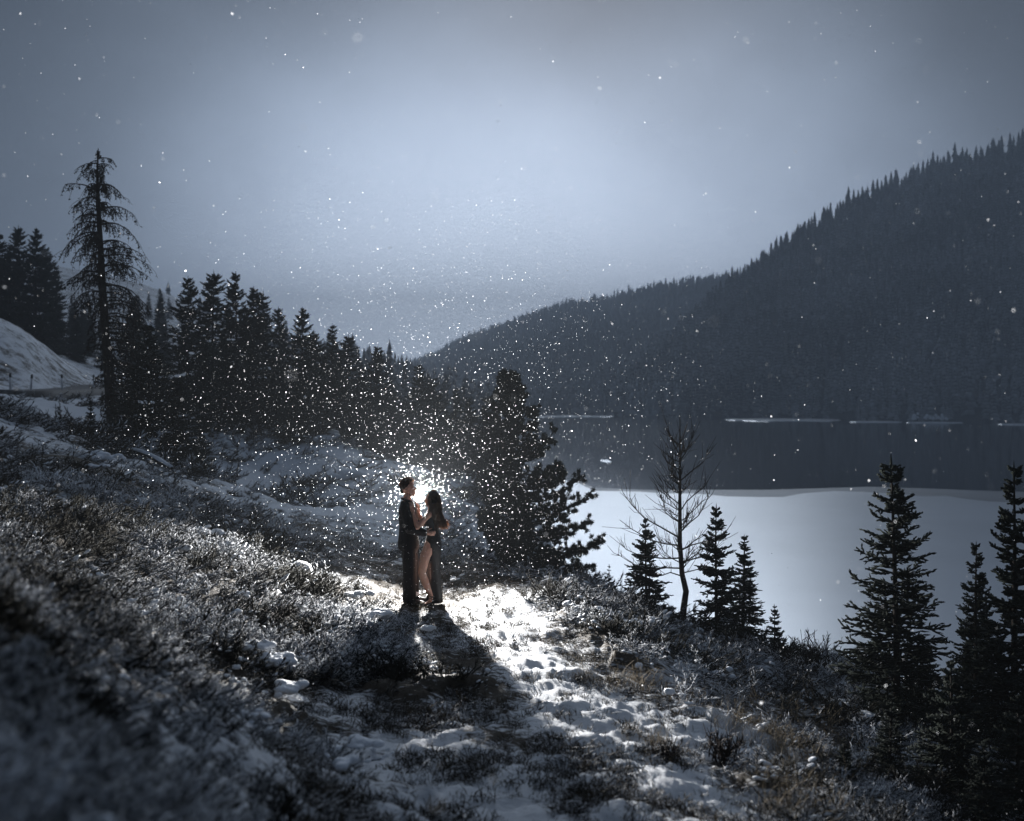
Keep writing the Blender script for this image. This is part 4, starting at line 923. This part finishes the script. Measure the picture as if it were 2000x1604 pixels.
cx0 = (820-CX)/F*14.5; CG = Hs(cx0, 14.5)
def strands(name, paths, rad, mat, parent):
    g_ = Geo(); tubes(g_, np.array(paths), np.array(rad), 3, cap=False); return obj(name, g_.mesh(name), mat, parent)
def the_man():
    t = empty('person', (cx0, 14.5, CG))
    g_ = Geo()
    # body
    rings(g_, [(-.165,0,.86,.10,.15),(-.17,0,1.0,.095,.14),(-.175,0,1.15,.10,.155),(-.175,0,1.30,.105,.175),(-.185,0,1.42,.085,.17),(-.185,0,1.475,.06,.09)])
    limb(g_, [(-.19,0,1.44),(-.178,0,1.56)], [.062, .058])
    ellip(g_, (-.185,0,1.685), (.098,.078,.105)); ellip(g_, (-.135,0,1.645), (.062,.062,.085)); ellip(g_, (-.122,0,1.578), (.048,.048,.040))       # skull, face, jaw
    ellip(g_, (-.066,0,1.650), (.020,.013,.026)); ellip(g_, (-.080,0,1.676), (.018,.040,.012)); ellip(g_, (-.076,0,1.604), (.014,.026,.008)); ellip(g_, (-.076,0,1.592), (.013,.022,.008)); ellip(g_, (-.084,0,1.562), (.02,.022,.018))
    for s in (-1, 1):
        ellip(g_, (-.180, s*.082, 1.645), (.020,.010,.034)); ellip(g_, (-.088, s*.030, 1.662), (.012,.013,.009))
        limb(g_, [(-.15, s*.09, .90), (-.125, s*.095, .50), (-.135, s*.10, .08)], [.085, .058, .042])
    limb(g_, [(-.175,-.185,1.405),(-.115,-.255,1.12),(.09,-.19,1.05)], [.052,.044,.030]); hand(g_, (.09,-.19,1.05), (1,.25,-.1), (0,1,0), .5, thumb=1)
    limb(g_, [(-.175,.185,1.405),(-.07,.26,1.14),(.11,.19,1.13)], [.052,.044,.030]); hand(g_, (.11,.19,1.13), (1,-.35,0), (0,-1,0), .5, thumb=-1)
    fused('body', g_, .0085, 3, M['skin'], t)
    # jacket
    g_ = Geo()
    rings(g_, [(-.160,0,.80,.155,.20),(-.165,0,.88,.155,.205),(-.170,0,1.0,.135,.19),(-.172,0,1.12,.125,.185),(-.175,0,1.28,.132,.205),(-.180,0,1.38,.120,.205),(-.187,0,1.44,.098,.15),(-.190,0,1.485,.078,.085)])
    limb(g_, [(-.180,-.175,1.40),(-.118,-.258,1.12),(.075,-.195,1.05)], [.088,.076,.055]); limb(g_, [(-.180,.175,1.40),(-.07,.262,1.14),(.09,.20,1.13)], [.082,.068,.047])
    j = fused('suit_jacket', g_, .011, 3, M['suit'], t)
    g_ = Geo(); a = np.linspace(0, 2*np.pi, 18); tubes(g_, np.stack([-.186+np.cos(a)*.074, np.sin(a)*.074, 1.50-.02*np.cos(a)], -1), np.full(18, .016), 7); obj('collar', g_.mesh('collar', True), M['suit'], j)
    # trousers, shoes
    g_ = Geo()
    rings(g_, [(-.160,0,.96,.135,.185),(-.160,0,.86,.145,.19),(-.150,0,.78,.130,.185),(-.145,0,.74,.10,.16)])
    for s in (-1, 1): limb(g_, [(-.150, s*.092, .82), (-.128+.01*s, s*.098, .48), (-.128+.012*s, s*.105, .08)], [.108, .100, .098])
    fused('trousers', g_, .011, 3, M['suit'], t)
    for s in (-1, 1):
        g_ = Geo(); ellip(g_, (-.125, s*.105, .05), (.075,.046,.05)); limb(g_, [(-.14, s*.105, .045), (-.02, s*.11, .04), (.055, s*.115, .032)], [.044, .045, .032]); rings(g_, [(-.045, s*.11, .0, .135, .047), (-.045, s*.11, .02, .135, .047)])
        fused('shoe', g_, .008, 2, M['leather'], t)
    # short hair: a cap thinning to the sides, with a fuzz of single hairs
    g_ = Geo(); ellip(g_, (-.203,0,1.708), (.096,.0815,.097)); ellip(g_, (-.160,0,1.778), (.062,.052,.024), rot=(0,-.25,0)); ellip(g_, (-.250,0,1.632), (.034,.052,.046))
    h = fused('hair', g_, .009, 2, M['hair_dark'], t)
    r = np.random.default_rng(3); pa = []
    for k in range(420):
        az = r.uniform(0, 6.28); el = r.uniform(-.1, 1.5); n_ = np.array([math.cos(az)*math.cos(el), math.sin(az)*math.cos(el), math.sin(el)])
        if n_[0] > .75 and el < .6: continue
        c = np.array([-.188,0,1.705])+n_*[.104,.081,.096]; pa.append([c, c+n_*.012+[.004,0,.004], c+n_*.022+[.012,0,.006]])
    strands('hair_fuzz', pa, np.ones((len(pa), 1))*np.array([.0022,.0018,.001]), M['hair_fringe'], h)
    tag(t, 'person in a black suit with short dark hair, arms around their partner', 'person')
the_man()
def the_woman():
    t = empty('person', (cx0, 14.5, CG))
    g_ = Geo()
    rings(g_, [(.185,0,.82,.10,.15),(.195,0,.92,.10,.155),(.19,0,1.05,.075,.115),(.165,0,1.18,.085,.13),(.155,0,1.28,.075,.135),(.16,0,1.345,.05,.08)])
    limb(g_, [(.16,0,1.32),(.16,0,1.43)], [.048,.044])
    ellip(g_, (.175,0,1.525), (.086,.07,.095)); ellip(g_, (.128,0,1.49), (.052,.052,.072)); ellip(g_, (.118,0,1.435), (.036,.036,.03)); ellip(g_, (.074,0,1.495), (.015,.011,.020)); ellip(g_, (.084,0,1.452), (.012,.020,.010))
    for s in (-1, 1): ellip(g_, (.085, s*.026, 1.508), (.010,.012,.008))
    # near arm bent up onto the partner's shoulder, far arm onto the chest
    limb(g_, [(.145,-.14,1.305),(-.012,-.275,1.140),(-.075,-.230,1.355)], [.042,.036,.024]); hand(g_, (-.075,-.230,1.355), (-.45,.35,1), (-.3,.9,0), .35, thumb=1)
    limb(g_, [(.145,.14,1.305),(.03,.20,1.12),(-.03,.06,1.33)], [.042,.036,.024]); hand(g_, (-.025,.06,1.33), (-.2,-.2,1), (-1,0,0), .3, thumb=-1)
    # near leg steps forward through the slit, far leg stands
    limb(g_, [(.16,-.075,.86),(.085,-.125,.70),(.045,-.165,.475),(.095,-.150,.33),(.175,-.125,.125)], [.088,.078,.056,.058,.032])
    limb(g_, [(.175,-.125,.125),(.16,-.14,.07),(.10,-.16,.025)], [.032,.030,.020])
    limb(g_, [(.20,.085,.86),(.20,.09,.48),(.235,.09,.11)], [.088,.058,.032]); limb(g_, [(.235,.09,.11),(.15,.09,.03)], [.03,.02])
    fused('body', g_, .0085, 3, M['skin'], t)
    g_ = Geo()
    def fold(a, v): return 1+.055*np.cos(a*7+v*3)*np.clip((.75-v)*1.6, 0, 1)
    rings(g_, [(.205,.045,.015,.122,.135),(.205,.045,.12,.112,.13),(.20,.045,.30,.100,.12),(.195,.04,.48,.096,.12),(.195,.035,.62,.104,.125),(.192,.015,.74,.118,.15),(.192,0,.84,.122,.166),(.195,0,.92,.112,.164),(.19,0,1.03,.086,.128),(.18,0,1.10,.085,.128),(.165,0,1.19,.098,.142),(.152,0,1.26,.090,.140),(.152,0,1.285,.080,.132)], 56, fold)
    gown = obj('gown', g_.mesh('gown', True), M['gown'], t)
    for s in (-1, 1):
        g_ = Geo(); tubes(g_, np.array([[.10,s*.07,1.27],[.12,s*.08,1.35],[.16,s*.085,1.37],[.21,s*.08,1.30],[.235,s*.06,1.24]]), np.full(5, .007), 6); obj('strap', g_.mesh('strap', True), M['gown'], gown)
    # strappy heels
    for s, ank, toe in ((0, (.175,-.125,.125), (.10,-.16,.018)), (1, (.235,.09,.11), (.15,.09,.018))):
        a = np.array(ank); b_ = np.array(toe); sh = empty('heeled_sandal', (0, 0, 0)); bpy.data.objects.remove(sh)
        g_ = Geo(); hx = a[0]+.025
        tubes(g_, np.array([[b_[0]-.03, b_[1], .010],[b_[0]+.02, b_[1], .012],[a[0]-.01, a[1], .06],[hx, a[1], .082]]), np.array([.026,.030,.024,.024]), 10)
        tubes(g_, np.array([[hx+.005, a[1], .085],[hx+.012, a[1], .0]]), np.array([.010,.005]), 8)
        sandal = obj('heeled_sandal', g_.mesh('heeled_sandal'), M['leather'], t)
        for k in range(6):
            c = a+(np.array([-.012, 0, .012]))*0+np.array([-.5, -.1, 1.25])*.0+np.array([-.018*k*.9+.02, 0, .022*k-.03]); th = np.linspace(0, 2*np.pi, 14)
            rr2 = .034+.003*k; g_ = Geo(); tubes(g_, np.stack([c[0]+np.cos(th)*rr2, c[1]+np.sin(th)*rr2, c[2]+np.cos(th)*.012*(1 if k % 2 else -1)], -1), np.full(14, .0045), 5); obj('ankle_strap', g_.mesh('ankle_strap'), M['leather'], sandal)
    # long hair
    g_ = Geo(); ellip(g_, (.192,-.005,1.535), (.098,.088,.102)); 
    rings(g_, [(.245,-.02,1.08,.030,.060),(.238,-.02,1.16,.052,.085),(.228,-.02,1.26,.070,.105),(.218,-.02,1.36,.082,.112),(.212,-.01,1.45,.090,.105),(.200,0,1.54,.094,.092),(.195,0,1.60,.06,.06)])
    h = fused('hair', g_, .010, 3, M['hair_brown'], t)
    r = np.random.default_rng(8); pa = []
    for k in range(900):
        az = r.uniform(-2.5, 2.5); n_ = np.array([math.cos(az), math.sin(az)]); e = r.uniform(0, 1)**2
        fl_ = max(0, math.cos(az))*r.uniform(.2, 1)*.13+r.normal(0, .012); zb = r.uniform(1.07, 1.2)
        pa.append([(.195+n_[0]*.03, n_[1]*.03, 1.63+r.uniform(-.01, .012)), (.197+n_[0]*.094, n_[1]*.086, 1.56), (.212+n_[0]*(.092+.012*e), -.01+n_[1]*.112, 1.45), (.220+n_[0]*(.088+.012*e), -.02+n_[1]*.118, 1.34), (.230+n_[0]*(.08+.016*e)+fl_*.25, -.02+n_[1]*.115, 1.24), (.240+n_[0]*.055+fl_, -.02+n_[1]*.10, zb)])
    strands('hair_strands', pa, np.ones((len(pa), 1))*np.array([.0022,.0025,.0025,.0024,.0022,.0012]), M['hair_fringe'], h)
    tag(t, 'person in a long black slit gown with long dark hair and strappy heels', 'person')
the_woman()

# ------------------------------------------------------------------ falling snow
def flakes(name, P, R, label):
    n = len(P); r = np.random.default_rng(77)
    q_ = r.normal(size=(n, 3)); q_ /= np.linalg.norm(q_, axis=1, keepdims=True); A, C = frames(q_)
    a = np.linspace(0, 2*np.pi, 6, endpoint=False)
    rad = R[:, None]*(1+.25*r.uniform(-1, 1, (n, 6)))
    V = P[:, None]+rad[..., None]*(np.cos(a)[:, None]*A[:, None]+np.sin(a)[:, None]*C[:, None])
    me = mesh_np(name, V.reshape(-1, 3), [np.arange(n*6).reshape(n, 6)])
    return tag(obj(name, me, M['flake']), label, kind='stuff')
m, nt, b = newmat('snowflake'); b.inputs['Base Color'].default_value = (.85, .87, .9, 1); b.inputs['Roughness'].default_value = .6
tl = N(nt, 'ShaderNodeBsdfTranslucent'); tl.inputs['Color'].default_value = (.9, .92, .95, 1); ms = N(nt, 'ShaderNodeMixShader'); ms.inputs[0].default_value = .6
nt.links.new(b.outputs[0], ms.inputs[1]); nt.links.new(tl.outputs[0], ms.inputs[2]); nt.links.new(ms.outputs[0], nt.nodes['Material Output'].inputs['Surface']); M['flake'] = m
r = np.random.default_rng(2024)
nb_ = 22000
d = 1.0+27*r.random(nb_)**.55; px = r.uniform(-250, 2250, nb_); py = r.uniform(-250, 1850, nb_)
P = np.stack([(px-CX)/F*d, d, CAMZ-(py-HY)/F*d], -1); R = np.clip(r.lognormal(-5.85, .50, nb_), .0010, .012)*np.where(d < 4, .55, np.where(d < 9, .8, 1))
nt_ = 33000
rad = 5.2*r.random(nt_)**(1/2.6); dr = r.normal(size=(nt_, 3)); dr /= np.linalg.norm(dr, axis=1, keepdims=True)
P2 = np.array([fx, FD-1.5, flash_z+.5])+dr*rad[:, None]; R2 = np.clip(r.lognormal(-6.02, .40, nt_), .0010, .007)
P2 = P2[np.linalg.norm(P2-np.array([fx, FD-.14, flash_z]), axis=1) > .3]
q_ = r.normal(0, .32, (1400, 3)); q_ = q_[np.linalg.norm(q_, axis=1) > .13]+np.array([fx, FD-.3, flash_z]); P2 = np.concatenate([P2, q_]); R2 = np.resize(R2, len(P2))  # extra flakes added close round the flash to imitate its bloom
P = np.concatenate([P, P2]); R = np.concatenate([R, R2]); k = P[:, 2] > H(P[:, 0], P[:, 1])+.03; k &= ((P**2*[1, 1, 0]).sum(1) > .8)
flakes('falling_snow', P[k], R[k], 'snowflakes falling through the air')

# ------------------------------------------------------------------ haze
bm = bmesh.new(); bmesh.ops.create_cube(bm, size=1)
me = bpy.data.meshes.new('haze'); bm.to_mesh(me); bm.free()
o = bpy.data.objects.new('haze', me); col.objects.link(o); o.scale = (3400, 3650, 345); o.location = (0, 1575, 142.5)
tag(o, 'pale snowy haze hanging in the valley', kind='stuff')
m = bpy.data.materials.new('haze'); m.use_nodes = True; nt = m.node_tree; nt.nodes.clear()
pv = N(nt, 'ShaderNodeVolumePrincipled'); pv.inputs['Color'].default_value = (.80, .89, 1, 1); pv.inputs['Density'].default_value = .00054; pv.inputs['Anisotropy'].default_value = .0
om = N(nt, 'ShaderNodeOutputMaterial'); nt.links.new(pv.outputs[0], om.inputs['Volume']); me.materials.append(m)
